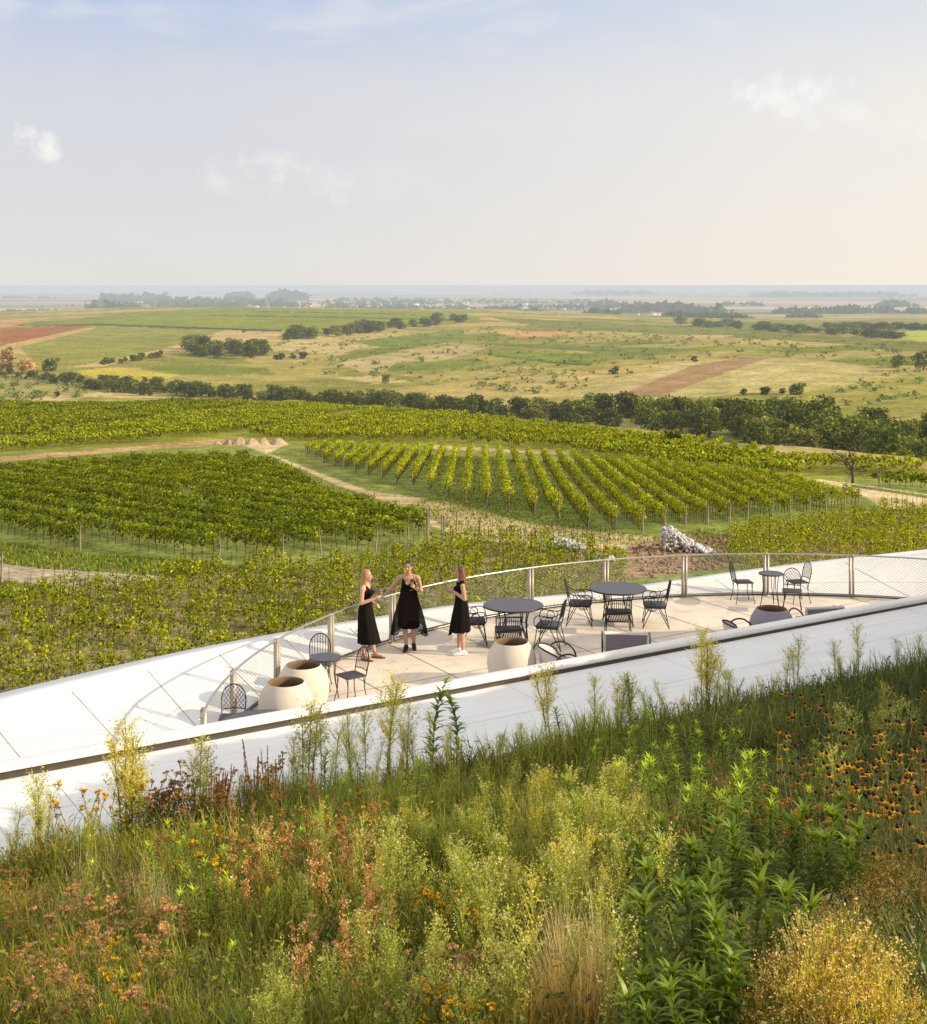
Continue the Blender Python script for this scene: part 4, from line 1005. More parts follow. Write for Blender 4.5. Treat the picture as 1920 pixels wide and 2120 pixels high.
def building():
    root = thing('winery_roof', 'white concrete winery roof with a lens shaped sunken terrace and sloping slabs', 'building')
    # terrace floor
    mb = MB(); us = np.linspace(ARC_U - 9.75, ARC_U + 9.75, 90); V = []
    for u in us: V.append(uv(u, -.05, 0)); V.append(uv(u, float(rail_v(u)) + .12, 0))
    n = len(us); i = np.arange(n - 1) * 2; q = np.stack([i, i + 2, i + 3, i + 1], -1)
    mb.add(V, q); mb.obj('terrace_floor', M_FLOOR, root)
    mb = MB()
    for k in range(-4, 10):
        u = 1.49 + k * 1.525
        if abs(u - ARC_U) > 9: continue
        v1 = float(rail_v(u)); a, b = uv(u - .009, .02), uv(u + .009, .02); c, d = uv(u + .009, v1), uv(u - .009, v1)
        mb.add([(p[0], p[1], .004) for p in (a, b, c, d)], np.array([(0, 1, 2, 3)]))
    for v in (2.9,):
        a, b, c, d = uv(-2, v - .008), uv(12.6, v - .008), uv(12.6, v + .008), uv(-2, v + .008); mb.add([(p[0], p[1], .004) for p in (a, b, c, d)], np.array([(0, 1, 2, 3)]))
    mb.obj('floor_joint', M_JOINT, root)
    # outer sloping slab: from the rail line (or the parapet) up to the outer edge
    us = np.concatenate([np.linspace(-22, -5, 60), np.linspace(-4.9, 15.3, 150), np.linspace(15.5, 26, 40)])
    nt_ = 16
    bw = lambda u: float(np.interp(u, [-22, -8, 1, 9, 26], [1.0, .9, .4, .35, .4]))
    def slab_pt(u, t):
        r = float(rail_v(u)); ve, ze = edge_vz(u); ve = float(ve); ze = float(ze)
        out = max(0, abs(u - ARC_U) - 9.3)
        z0 = .80 * (1 - math.exp(-out / 1.6)) - .004
        v0 = r + .13 if r > 0 else .02
        e = t ** 1.15
        return v0 + (ve - bw(u) - v0) * t, z0 + (ze - z0) * e
    mb = MB(); V = []
    for u in us:
        for k in range(nt_ + 1):
            v, z = slab_pt(u, k / nt_); V.append(uv(u, v, z))
    a, b = len(us), nt_ + 1; i = np.arange(a - 1)[:, None]; j = np.arange(b - 1)[None, :]
    q = np.stack([i * b + j, (i + 1) * b + j, (i + 1) * b + j + 1, i * b + j + 1], -1).reshape(-1, 4)
    mb.add(V, q); mb.obj('sloping_slab', M_SLAB, root, True)
    # flat kerb band along the outer edge and the face below it
    mb = MB(); V = []
    for u in us:
        ve, ze = edge_vz(u); ve = float(ve); ze = float(ze)
        V += [uv(u, ve - bw(u), ze + .001), uv(u, ve - bw(u) + .03, ze + .035), uv(u, ve, ze + .02), uv(u, ve + .03, ze - .25), uv(u, ve - .25, ze - .55)]
    b = 5; j = np.arange(4)[None, :]; i = np.arange(a - 1)[:, None]
    q = np.stack([i * b + j, (i + 1) * b + j, (i + 1) * b + j + 1, i * b + j + 1], -1).reshape(-1, 4)
    mb.add(V, q); mb.obj('edge_band', M_SLABN, root)
    mb = MB(); V = []
    for u in us:
        ve, ze = edge_vz(u); V += [uv(u, float(ve) - .9, float(ze) - .4), uv(u, float(ve) - .9, -8.6)]
    q = np.stack([i[:, 0] * 2, i[:, 0] * 2 + 2, i[:, 0] * 2 + 3, i[:, 0] * 2 + 1], -1); mb.add(V, q); mb.obj('facade', M_WALLF, root)
    # slab joints
    mb = MB()
    for k in range(-13, 15):
        u = 1.49 + k * 1.525 - .4
        P = []
        for t in np.linspace(.0, 1, 14):
            v, z = slab_pt(u, t); P.append((u, v, z + .006))
        V = []
        for (uu, v, z) in P: V += [uv(uu - .007, v, z), uv(uu + .007, v, z)]
        i2 = np.arange(len(P) - 1) * 2; mb.add(V, np.stack([i2, i2 + 1, i2 + 3, i2 + 2], -1))
    for lo, hi in ((-16, -3.2), (11.5, 24)):
        V = []
        uu = np.linspace(lo, hi, 50)
        for u in uu:
            v, z = slab_pt(u, .5); V += [uv(u, v - .006, z + .006), uv(u, v + .006, z + .006)]
        i2 = np.arange(len(uu) - 1) * 2; mb.add(V, np.stack([i2, i2 + 2, i2 + 3, i2 + 1], -1))
    mb.obj('slab_joint', M_JOINT2, root)
    # near parapet with its bright cap and a dark strip in front
    def prism(name, prof, u0, u1, m, n=2):
        mb = MB(); V = []
        for u in np.linspace(u0, u1, n): V += [uv(u, v, z) for v, z in prof]
        k = len(prof); i = np.arange(n - 1)[:, None]; j = np.arange(k)[None, :]; j2 = (j + 1) % k
        q = np.stack([i * k + j, (i + 1) * k + j, (i + 1) * k + j2, i * k + j2], -1).reshape(-1, 4); mb.add(V, q)
        return mb.obj(name, m, root)
    prism('parapet', [(-.02, -.02), (-.20, -.02), (-.20, .84), (-.02, .84)], -22, 26, M_WALLF)
    prism('parapet_cap', [(.0, .842), (-.235, .842), (-.245, .85), (-.245, .915), (-.235, .922), (-.01, .922), (.0, .915)], -22, 26, M_SLAB)
    prism('dark_gap', [(-.205, .60), (-.26, .60), (-.26, .838), (-.205, .838)], -22, 26, M_GAP)
    slz = lambda u, v:   .757 + .062 * min(1, max(0, (u + 7) / 20)) - .02 * (-.34 - v)
    # near slab, slightly fallen towards the planted bank
    mb = MB(); V = []; uu = np.linspace(-22, 26, 60); vv = [-.265, -.8, -1.5, -2.2, -2.72]
    for u in uu:
        for v in vv: V.append(uv(u, v, slz(u, v)))
    b = len(vv); i = np.arange(len(uu) - 1)[:, None]; j = np.arange(b - 1)[None, :]
    q = np.stack([i * b + j, i * b + j + 1, (i + 1) * b + j + 1, (i + 1) * b + j], -1).reshape(-1, 4); mb.add(V, q)
    mb.obj('near_slab', M_SLABN, root)
    mb = MB()
    for k in range(-6, 8):
        u = .6 + k * 3.05
        for (va, vb, sh) in ((-.27, -1.5, 0), (-1.5, -2.7, 1.2)):
            a_, b_, c_, d_ = uv(u + sh - .003, va), uv(u + sh + .003, va), uv(u + sh + .003, vb), uv(u + sh - .003, vb)
            z = lambda v: slz(u, v) + .005
            mb.add([(a_[0], a_[1], z(va)), (b_[0], b_[1], z(va)), (c_[0], c_[1], z(vb)), (d_[0], d_[1], z(vb))], np.array([(0, 3, 2, 1)]))
    for ua, ub in ((-22, -7), (-7, 13), (13, 26)):
        q4 = [(ua, -1.503), (ub, -1.503), (ub, -1.497), (ua, -1.497)]
        mb.add([uv(a_, b_, slz(a_, b_) + .005) for a_, b_ in q4], np.array([(0, 1, 2, 3)]))
    mb.obj('near_slab_joint', M_JOINT2, root)
building()

def railing():
    root = thing('railing', 'curved steel railing with twin flat posts, round top rail and diamond wire mesh', 'railing')
    ths = [rad(.65 + 10.25 * k) for k in range(-6, 7)]
    H = .95
    fine = np.linspace(rad(-63.3), rad(64), 120)
    mb = MB(); tube(mb, [uv(*arc(t), H) for t in fine], .019, 10); mb.obj('top_rail', M_STEEL, root, True)
    mb = MB()
    for dr, zb in ((.0, .05),): tube(mb, [uv(*arc(t, ARC_R + dr), zb) for t in fine], .010, 6)
    mb.obj('bottom_rail', M_STEEL, root)
    mb = MB(); V = []
    for t in fine:
        V += [uv(*arc(t, ARC_R + .06), .004), uv(*arc(t, ARC_R + .06), .05), uv(*arc(t, ARC_R + .125), .05), uv(*arc(t, ARC_R + .125), .004)]
    i = np.arange(len(fine) - 1)[:, None]; j = np.arange(3)[None, :]; mb.add(V, np.stack([i * 4 + j, (i + 1) * 4 + j, (i + 1) * 4 + j + 1, i * 4 + j + 1], -1).reshape(-1, 4))
    mb.obj('base_channel', M_GAP, root)
    for t in ths:
        p = mobj('post', None, root) if False else None
        mb = MB(); u, v = arc(t, ARC_R + .02); x, y, _ = uv(u, v)
        ang = math.atan2(DU[1], DU[0]) - t
        for s in (-1, 1):
            c = np.array([x, y, 0]) + s * .037 * np.array([math.cos(ang), math.sin(ang), 0])
            box(mb, (c[0], c[1], (H - .02) / 2), (.042, .075, H - .02), ang)
        box(mb, (x, y, H - .03), (.03, .05, .05), ang); box(mb, (x, y, H - .004), (.125, .085, .012), ang)
        box(mb, (x, y, .009), (.15, .11, .018), ang)
        mb.obj('post', M_POSTS, root)
    # one net per bay
    for a, b in zip([rad(-63.3)] + ths, ths + [rad(64)]):
        L = abs(b - a) * ARC_R; mb = MB()
        if L < .2: continue
        z0, z1 = .06, H - .03; hgt = z1 - z0; step = .095; slope = .62
        run = hgt / slope
        for sgn in (1, -1):
            k = -run
            while k < L:
                pts = []
                for q in np.linspace(0, 1, 4):
                    s = k + q * run if sgn > 0 else k + run - q * run
                    pts.append((s, z0 + q * hgt))
                # clip in s
                (s0, za), (s1, zb) = pts[0], pts[-1]
                lo, hi = 0.0, 1.0
                for lim, keep in ((0.0, 1), (L, -1)):
                    f = lambda q: s0 + (s1 - s0) * q
                    qq = (lim - s0) / (s1 - s0)
                    if keep * (f(0) - lim) < 0: lo = max(lo, qq)
                    if keep * (f(1) - lim) < 0: hi = min(hi, qq)
                if hi - lo > .02:
                    P = []
                    for q in np.linspace(lo, hi, 3):
                        s = s0 + (s1 - s0) * q; P.append(uv(*arc(a + s / ARC_R, ARC_R + .004 * sgn), za + (zb - za) * q))
                    tube(mb, P, .0022, 3, caps=False)
                k += step
        mb.obj('wire_mesh', M_WIRE, root)
railing()

# ================================================================== furniture
def bez(pts, n=10):
    P = [np.array(p, float) for p in pts]; out = []
    Q = [2 * P[0] - P[1]] + P + [2 * P[-1] - P[-2]]
    for i in range(1, len(Q) - 2):
        for k in range(n):
            t = k / n; a, b, c, d = Q[i-1], Q[i], Q[i+1], Q[i+2]
            out.append(.5 * ((2*b) + (-a + c)*t + (2*a - 5*b + 4*c - d)*t*t + (-a + 3*b - 3*c + d)*t**3))
    out.append(P[-1]); return out

def rbox(mb, c, s, r=.04, col=(1, 1, 1), n=5):
    """slab with rounded corners and softened top edge"""
    x, y, z = s[0] / 2, s[1] / 2, s[2] / 2; ring = []
    for cx, cy, a0 in ((x - r, y - r, 0), (-x + r, y - r, 90), (-x + r, -y + r, 180), (x - r, -y + r, 270)):
        for k in range(n): a = rad(a0 + 90 * k / (n - 1)); ring.append((cx, cy, math.cos(a), math.sin(a)))
    V = []; prof = [(-z, .7), (-z * .6, 1), (z * .5, 1), (z, .65)]
    for zz, k in prof:
        for (cx, cy, ca, sa) in ring: V.append((c[0] + cx + r * k * ca, c[1] + cy + r * k * sa, c[2] + zz))
    m = len(ring); i = np.arange(3)[:, None]; j = np.arange(m)[None, :]; j2 = (j + 1) % m
    q = np.stack([i * m + j, i * m + j2, (i + 1) * m + j2, (i + 1) * m + j], -1).reshape(-1, 4)
    mb.add(V, [q, np.arange(m)[::-1][None, :].copy(), (np.arange(m) + 3 * m)[None, :]], col)

def ring_pts(c, r, ax=(1, 0, 0), n=20):
    ax = Vector(ax).normalized(); a = ax.orthogonal().normalized(); b = ax.cross(a)
    return [tuple(Vector(c) + a * r * math.cos(t) + b * r * math.sin(t)) for t in np.arange(n) * 2 * PI / n]

def make_armchair(label):
    t = thing('armchair', label, 'chair', group='scrolled iron armchairs at the large tables')
    m = MB(); rbox(m, (0, 0, .445), (.47, .45, .055), .06); m.obj('seat', M_SEAT, t)
    m = MB()
    for s in (-1, 1): tube(m, bez([(s * .22, .20, .40), (s * .225, .25, .62), (s * .20, .31, .90)]), .0105, 6)
    tube(m, bez([(-.20, .31, .90), (-.10, .325, .935), (0, .33, .945), (.10, .325, .935), (.20, .31, .90)]), .0105, 6)
    tube(m, [(-.22, .245, .60), (.22, .245, .60)], .008, 5)
    for k in range(-3, 4): tube(m, bez([(k * .052, .235, .58), (k * .052, .28, .76), (k * .045, .325, .93)], 4), .006, 4)
    m.obj('backrest', M_BLACK, t)
    for s in (-1, 1):
        m = MB()
        tube(m, bez([(s * .215, .27, .72), (s * .25, .12, .655), (s * .26, -.04, .66), (s * .26, -.17, .665), (s * .255, -.235, .60), (s * .25, -.235, .49), (s * .235, -.19, .42)], 8), .0095, 6)
        tube(m, ring_pts((s * .255, -.02, .575), .075), .008, 5, closed=True)
        tube(m, ring_pts((s * .25, -.06, .45), .068), .008, 5, closed=True)
        tube(m, bez([(s * .25, .13, .65), (s * .255, .09, .50), (s * .25, 0, .375), (s * .25, -.12, .37), (s * .245, -.2, .45)], 6), .008, 5)
        m.obj('arm', M_BLACK, t)
    for sx in (-1, 1):
        for sy in (-1, 1):
            m = MB(); f = (sx * .235, sy * .25 + (.03 if sy > 0 else -.0), .012)
            for a in ((sx * .22, sy * .19, .42), (sx * .21, sy * .06, .42)): tube(m, [a, f], .009, 5)
            ellipsoid(m, (f[0], f[1], .013), .014, 8, 5); m.obj('leg', M_BLACK, t)
    m = MB(); tube(m, [(-.22, -.2, .415), (.22, -.2, .415), (.22, .2, .415), (-.22, .2, .415)], .009, 5, closed=True); m.obj('seat_frame', M_BLACK, t)
    return t

def make_bistro(label, lattice):
    t = thing('bistro_chair', label, 'chair', group='arched back bistro chairs')
    m = MB(); rbox(m, (0, 0, .452), (.41, .40, .02), .05); m.obj('seat', M_SEAT, t)
    m = MB(); W, z0, z1 = .185, .50, .885
    pts = [(-.175, .185, .44)]
    for a in np.linspace(180, 0, 15):
        c, s = math.cos(rad(a)), math.sin(rad(a)); zz = .66 + (z1 - .66) * max(0, s)
        pts.append((W * c, .20 + .28 * (zz - .45) * .55, zz))
    pts.append((.175, .185, .44))
    tube(m, bez(pts, 3), .0095, 6)
    tube(m, bez([(-.18, .205, .52), (0, .225, .53), (.18, .205, .52)], 5), .008, 5)
    yb = lambda z: .20 + .28 * (z - .45) * .55
    top = lambda x: .66 + (z1 - .66) * math.sqrt(max(0, 1 - (x / W) ** 2))
    if not lattice:
        for k in range(-3, 4):
            x = k * .047; z = top(x); tube(m, [(x, yb(.52) + .005, .525), (x, yb(z), z)], .0055, 4)
        tube(m, [(-.17, yb(.74), .74), (.17, yb(.74), .74)], .004, 4)
    else:
        for k in range(-4, 9):
            for sg in (1, -1):
                P = []
                for z in np.linspace(.53, .87, 12):
                    x = sg * ((z - .53) * .75 + (k - 3) * .058)
                    if abs(x) < W and z < top(x): P.append((x, yb(z), z))
                if len(P) > 1: tube(m, P, .004, 4)
    m.obj('backrest', M_BLACK, t)
    for sx in (-1, 1):
        for sy in (-1, 1):
            m = MB(); f = (sx * .20, sy * .21, .012)
            tube(m, bez([(sx * .175, sy * .17, .44), (sx * .165, sy * .165, .25), f], 5), .0085, 5); tube(m, bez([(sx * .10, sy * .17, .44), (sx * .14, sy * .16, .38), (sx * .168, sy * .168, .27)], 4), .0065, 5)
            ellipsoid(m, (f[0], f[1], .013), .014, 8, 5); m.obj('leg', M_BLACK, t)
    return t

def make_slat(label):
    t = thing('slat_chair', label, 'chair', group='slatted chairs tucked under the large tables')
    m = MB(); rbox(m, (0, 0, .44), (.50, .42, .03), .03); m.obj('seat', M_BLACK, t)
    m = MB()
    for s in (-1, 1): tube(m, [(s * .24, .20, .42), (s * .25, .25, .72)], .011, 6)
    tube(m, [(-.27, .252, .725), (.27, .252, .725)], .016, 6); tube(m, [(-.24, .205, .47), (.24, .205, .47)], .010, 6)
    for k in range(-5, 6): tube(m, [(k * .042, .207, .47), (k * .042, .252, .72)], .0075, 4)
    m.obj('backrest', M_BLACK, t)
    m = MB()   # pierced apron under the rear edge of the seat
    box(m, (0, .214, .43), (.50, .012, .02)); box(m, (0, .214, .29), (.44, .012, .03))
    for k in range(-7, 8): box(m, (k * .033, .214, .36), (.022, .010, .13), M=Matrix.Rotation(.25, 4, 'Y'))
    m.obj('apron', M_BLACK, t)
    for sx in (-1, 1):
        for sy in (-1, 1):
            m = MB(); tube(m, [(sx * .235, sy * .185, .43), (sx * .25, sy * .225, .0)], .0105, 5); m.obj('leg', M_BLACK, t)
    return t

def disc_top(r, z, th=.03):
    m = MB(); n = 96; rr = [0.0, .12, .3, .5, .7, .86, .985, 1.0]
    V = []; C = []
    for k, q in enumerate(rr):
        for j in range(n):
            a = j / n * 2 * PI; V.append((r * q * math.cos(a), r * q * math.sin(a), z))
            w = 1 + .16 * ((j // 2) % 2) * (.2 < q < .95) + .05 * math.sin(5 * a); C.append((.075 * w, .076 * w, .095 * w))
    i = np.arange(len(rr) - 1)[:, None]; j = np.arange(n)[None, :]; j2 = (j + 1) % n
    m.add(V, np.stack([i * n + j, (i + 1) * n + j, (i + 1) * n + j2, i * n + j2], -1).reshape(-1, 4), np.array(C))
    lathe(m, [(r, z), (r + .008, z - .006), (r + .008, z - th), (r - .01, z - th - .005), (0.001, z - th - .005)], seg=n, col=(.03, .03, .035))
    return m

def make_big_table(label, loc):
    t = thing('round_table', label, 'table', loc, group='large round iron tables')
    disc_top(.585, .745).obj('tabletop', M_TOP, t)
    m = MB(); tube(m, ring_pts((0, 0, .70), .36, (0, 0, 1), 36), .012, 6, closed=True); m.obj('apron_ring', M_BLACK, t)
    for k in range(4):
        a = rad(45 + 90 * k); m = MB(); c, s = math.cos(a), math.sin(a)
        for d in (-.12, .12):
            ca, sa = math.cos(a + d * 2), math.sin(a + d * 2)
            tube(m, bez([(.36 * ca, .36 * sa, .70), (.30 * ca, .30 * sa, .40), (.40 * c, .40 * s, .012)], 6), .012, 6)
        ellipsoid(m, (.40 * c, .40 * s, .014), .018, 8, 5); m.obj('leg', M_BLACK, t)
    m = MB(); tube(m, ring_pts((0, 0, .34), .295, (0, 0, 1), 30), .008, 5, closed=True); m.obj('stretcher', M_BLACK, t)
    return t

def make_small_table(label, loc, rz):
    t = thing('bistro_table', label, 'table', loc, rz, 'small round bistro tables')
    disc_top(.262, .725, .024).obj('tabletop', M_TOP, t)
    for k in range(3):
        a = rad(120 * k); m = MB(); c, s = math.cos(a), math.sin(a)
        for d in (-.25, .25): tube(m, bez([(.19 * math.cos(a + d), .19 * math.sin(a + d), .70), (.17 * math.cos(a + d * .6), .17 * math.sin(a + d * .6), .40), (.235 * c, .235 * s, .012)], 6), .008, 5)
        ellipsoid(m, (.235 * c, .235 * s, .013), .013, 8, 5); m.obj('leg', M_BLACK, t)
    return t

def make_lounge(label, loc, rz):
    """local front is -Y"""
    t = thing('lounge_chair', label, 'lounge chair', loc, rz, 'low lounge chairs by the pots')
    m = MB(); rbox(m, (0, -.02, .36), (.66, .62, .13), .07); m.obj('seat_cushion', M_CUSH, t)
    m = MB(); M = Matrix.Rotation(-.22, 4, 'X'); n = 9
    for k in range(n):       # ribbed back
        z = .40 + k * .040; y = .30 + (z - .4) * .24
        tube(m, [(-.37, y, z), (-.36, y + .012, z), (.36, y + .012, z), (.37, y, z)], .0235, 8)
    m.obj('back_cushion', M_CUSH, t, True)
    m = MB()
    for s in (-1, 1):
        P = [(s * .385, .30 + (z - .4) * .24, z) for z in np.linspace(.40, .74, 6)]; tube(m, P, .030, 8)
    tube(m, [(-.385, .385, .745), (.385, .385, .745)], .030, 8); m.obj('back_edging', M_PALE, t, True)
    for s in (-1, 1):
        m = MB()
        tube(m, bez([(s * .42, .40, .015), (s * .43, .40, .35), (s * .43, .33, .58), (s * .43, .12, .655), (s * .43, -.15, .63), (s * .43, -.33, .50), (s * .43, -.40, .25), (s * .42, -.41, .015)], 8), .016, 7)
        tube(m, [(s * .42, .40, .015), (s * .42, -.41, .015)], .014, 6); m.obj('arm_loop', M_BLACK, t, True)
    m = MB(); tube(m, [(-.42, -.30, .28), (.42, -.30, .28)], .014, 6); tube(m, [(-.42, .30, .30), (.42, .30, .30)], .014, 6); m.obj('cross_bar', M_BLACK, t)
    return t

def make_tub(label, loc, rz):
    """rounded lounge chair with a pale woven wraparound back; local front is -Y"""
    t = thing('tub_chair', label, 'lounge chair', loc, rz, 'rounded tub chairs by the pots')
    m = MB(); lathe(m, [(.001, .42), (.22, .425), (.30, .41), (.325, .36), (.30, .31), (.001, .30)], (0, -.02, 0), 28); m.obj('seat_cushion', M_CUSH, t, True)
    th = np.linspace(rad(8), rad(172), 41); V = []; n = len(th)
    m = MB()
    for k, a in enumerate(th):
        w = .5 + .5 * math.sin(a) ** .6; top = .42 + .27 * math.sin(a) ** .5
        r = .37 + (.008 if k % 2 else 0)
        for z in np.linspace(.26, top, 6):
            rr = r + (z - .26) * .12; V.append((rr * math.cos(a), rr * math.sin(a) - .02, z))
    i = np.arange(n - 1)[:, None]; j = np.arange(5)[None, :]
    m.add(V, np.stack([i * 6 + j, (i + 1) * 6 + j, (i + 1) * 6 + j + 1, i * 6 + j + 1], -1).reshape(-1, 4)); m.obj('woven_back', M_PALE, t)
    m = MB(); P = []
    for a in np.linspace(rad(0), rad(180), 30):
        top = .43 + .27 * max(0, math.sin(a)) ** .5; r = .375 + (top - .26) * .12; P.append((r * math.cos(a), r * math.sin(a) - .02, top))
    tube(m, [(P[0][0], -.30, .30)] + P + [(P[-1][0], -.30, .30)], .016, 7); m.obj('top_rail', M_BLACK, t, True)
    for s in (-1, 1):
        m = MB(); tube(m, bez([(s * .40, .22, .015), (s * .415, .22, .34), (s * .415, .10, .60), (s * .415, -.12, .635), (s * .415, -.31, .48), (s * .405, -.36, .22), (s * .40, -.37, .015)], 8), .016, 7); m.obj('arm_loop', M_BLACK, t, True)
    m = MB(); tube(m, [(-.40, -.30, .27), (.40, -.30, .27)], .013, 6); tube(m, [(-.40, .20, .28), (.40, .20, .28)], .013, 6); m.obj('cross_bar', M_BLACK, t)
    return t

def make_pot(label, loc, k=1.0, rz=0.0, mat=None):
    t = thing('clay_pot', label, 'pot', loc, rz, 'large rounded clay pots'); t.scale = (k, k, k)
    m = MB(); lathe(m, [(.001, .0), (.28, 0), (.33, .03), (.405, .18), (.435, .34), (.432, .46), (.40, .58), (.35, .665), (.315, .715), (.300, .74), (.288, .75)], seg=48); m.obj('body', mat or M_POT, t, True)
    m = MB(); lathe(m, [(.288, .75), (.276, .745), (.272, .70), (.30, .62), (.38, .45), (.36, .30), (.001, .26)], seg=48); m.obj('inside', M_POTIN, t, True)
    return t

def face(dx, dy):   # rotation that turns local -Y towards (dx, dy)
    return math.atan2(dx, -dy)

make_big_table('large round charcoal table behind the single cream pot', (.98, 26.18, 0))
make_big_table('large round charcoal table between two scrolled armchairs, farther along the railing', (3.21, 27.62, 0))
make_big_table('large round charcoal table half hidden by the white parapet near the pair of pots', (-2.92, 19.15, 0))
make_small_table('small round bistro table in front of a spindle backed chair by the pair of pots', (-2.35, 22.58, 0), .4)
make_small_table('small round bistro table near the railing post at the far end', (6.74, 29.12, 0), 1.1)
A0 = make_armchair('scrolled armchair behind the woman in white sneakers')
def armchair(i, x, y, dx, dy, label):
    o = A0 if i == 0 else copy_tree(A0); o.location = (x, y, 0); o.rotation_euler = (0, 0, face(dx, dy)); o['label'] = label
armchair(0, .20, 26.10, 1, .05, 'scrolled armchair behind the woman in white sneakers, turned to the nearer table')
armchair(1, 1.66, 25.80, -1, .28, 'scrolled armchair between the two large tables, back towards the tub chair')
armchair(2, 2.42, 27.55, 1, -.12, 'scrolled armchair close to the railing on the near side of the farther table')
armchair(3, 3.95, 27.42, -1, .10, 'scrolled armchair standing free beside the farther table, back to open floor')
S0 = make_slat('slatted chair'); S0.location = (.86, 25.50, 0); S0.rotation_euler = (0, 0, face(-.04, 1)); S0['label'] = 'black slatted chair tucked under the nearer large table behind the cream pot'
s1 = copy_tree(S0); s1.location = (3.12, 26.85, 0); s1.rotation_euler = (0, 0, face(.05, 1)); s1['label'] = 'black slatted chair tucked under the farther large table'
B0 = make_bistro('spindle', False); B1 = make_bistro('lattice', True)
B0.location = (-2.52, 23.22, 0); B0.rotation_euler = (0, 0, face(.05, -1)); B0['label'] = 'spindle backed bistro chair behind the small table beside the railing'
o = copy_tree(B0); o.location = (-1.90, 22.45, 0); o.rotation_euler = (0, 0, face(-.8, -.6)); o['label'] = 'spindle backed bistro chair beside the small table, facing the pots'
B1.location = (6.20, 29.50, 0); B1.rotation_euler = (0, 0, face(1, .12)); B1['label'] = 'bistro chair seen side on at the far small table, seat turned to the railing post'
for (x, y, dx, dy, l) in ((7.42, 29.50, -1, -.25, 'lattice backed bistro chair with tall arched back against the white slab'), (7.08, 28.62, -.25, -1, 'lattice backed bistro chair closest to the shaded pot at the far end'), (-3.52, 20.25, .1, -1, 'lattice backed bistro chair behind the half hidden large table')):
    o = copy_tree(B1); o.location = (x, y, 0); o.rotation_euler = (0, 0, face(dx, dy)); o['label'] = l
make_pot('cream clay pot in front of its twin by the curved railing', (-2.82, 21.08, 0))
make_pot('pinkish clay pot standing behind the front cream pot', (-2.66, 22.02, 0), 1.0)
make_pot('single cream clay pot in front of the nearer large table', (.85, 23.46, 0), 1.0)
make_pot('clay pot toned grey mauve for shade between two lounge chairs at the far end', (6.0, 25.85, 0), 1.0, 0.0, mat_solid('shade_toned_clay', (.30, .275, .31), .8, 0, .06, 4, .05))  # darker copy of the clay colour, its shade painted in
make_tub('tub chair with pale back right beside the single cream pot', (1.72, 23.42, 0), face(1, .1))
make_tub('tub chair with pale ribbed back beside the shaded pot', (5.30, 25.05, 0), face(1, .15))
make_lounge('lounge chair showing its ribbed mauve back, beside the open floor', (2.98, 24.38, 0), face(.1, 1))
make_lounge('lounge chair showing its ribbed mauve back, behind the shaded pot', (6.98, 26.28, 0), face(-.2, 1))

# ================================================================== people
def remesh(mb, voxel, it=4, name='tmp'):
    me = mb.mesh(name, M_SKIN); o = bpy.data.objects.new(name, me); COL.objects.link(o)
    r = o.modifiers.new('r', 'REMESH'); r.mode = 'VOXEL'; r.voxel_size = voxel
    s = o.modifiers.new('s', 'SMOOTH'); s.iterations = it; s.factor = .5
    dg = bpy.context.evaluated_depsgraph_get(); dg.update()
    res = bpy.data.meshes.new_from_object(o.evaluated_get(dg))
    bpy.data.objects.remove(o); bpy.data.meshes.remove(me)
    V = np.empty(len(res.vertices) * 3, np.float32); res.vertices.foreach_get('co', V); V = V.reshape(-1, 3).astype(float)
    Nn = np.empty(len(res.vertices) * 3, np.float32); res.vertices.foreach_get('normal', Nn); Nn = Nn.reshape(-1, 3).astype(float)
    q = np.array([list(p.vertices) for p in res.polygons if len(p.vertices) == 4], int); tr = np.array([list(p.vertices) for p in res.polygons if len(p.vertices) == 3], int)
    bpy.data.meshes.remove(res)
    return V, Nn, q, tr

def hand(mb, w, d, palm_n, curl, side):
    """palm + five bent fingers; w wrist, d pointing along the hand, palm_n out of the palm"""
    w = np.array(w, float); d = np.array(d, float); d /= np.linalg.norm(d); n = np.array(palm_n, float); n -= d * (n @ d); n /= np.linalg.norm(n); s = np.cross(d, n) * side
    capsule(mb, w, w + d * .075, .020, .026)
    for k in (-.022, 0, .02): capsule(mb, w + d * .03 + s * k * .8, w + d * .078 + s * k, .014, .013, 8)
    for k, L in zip((-.027, -.009, .009, .026), (.068, .080, .076, .060)):
        p = w + d * .088 + s * k; c = curl
        for q in range(3):
            dd = d * math.cos(c * (q + 1) * .55) + n * math.sin(c * (q + 1) * .55); e = p + dd * L * (.45, .32, .25)[q]
            capsule(mb, p, e, .0088 - q * .001, .0082 - q * .001, 8); p = e
    p = w + d * .028 - s * .024
    for q, L in ((0, .04), (1, .034)):
        dd = d * .75 - s * (.7 - .55 * q) + n * (.35 + .5 * curl * q); dd /= np.linalg.norm(dd); e = p + dd * L; capsule(mb, p, e, .0105 - q * .0015, .009, 8); p = e

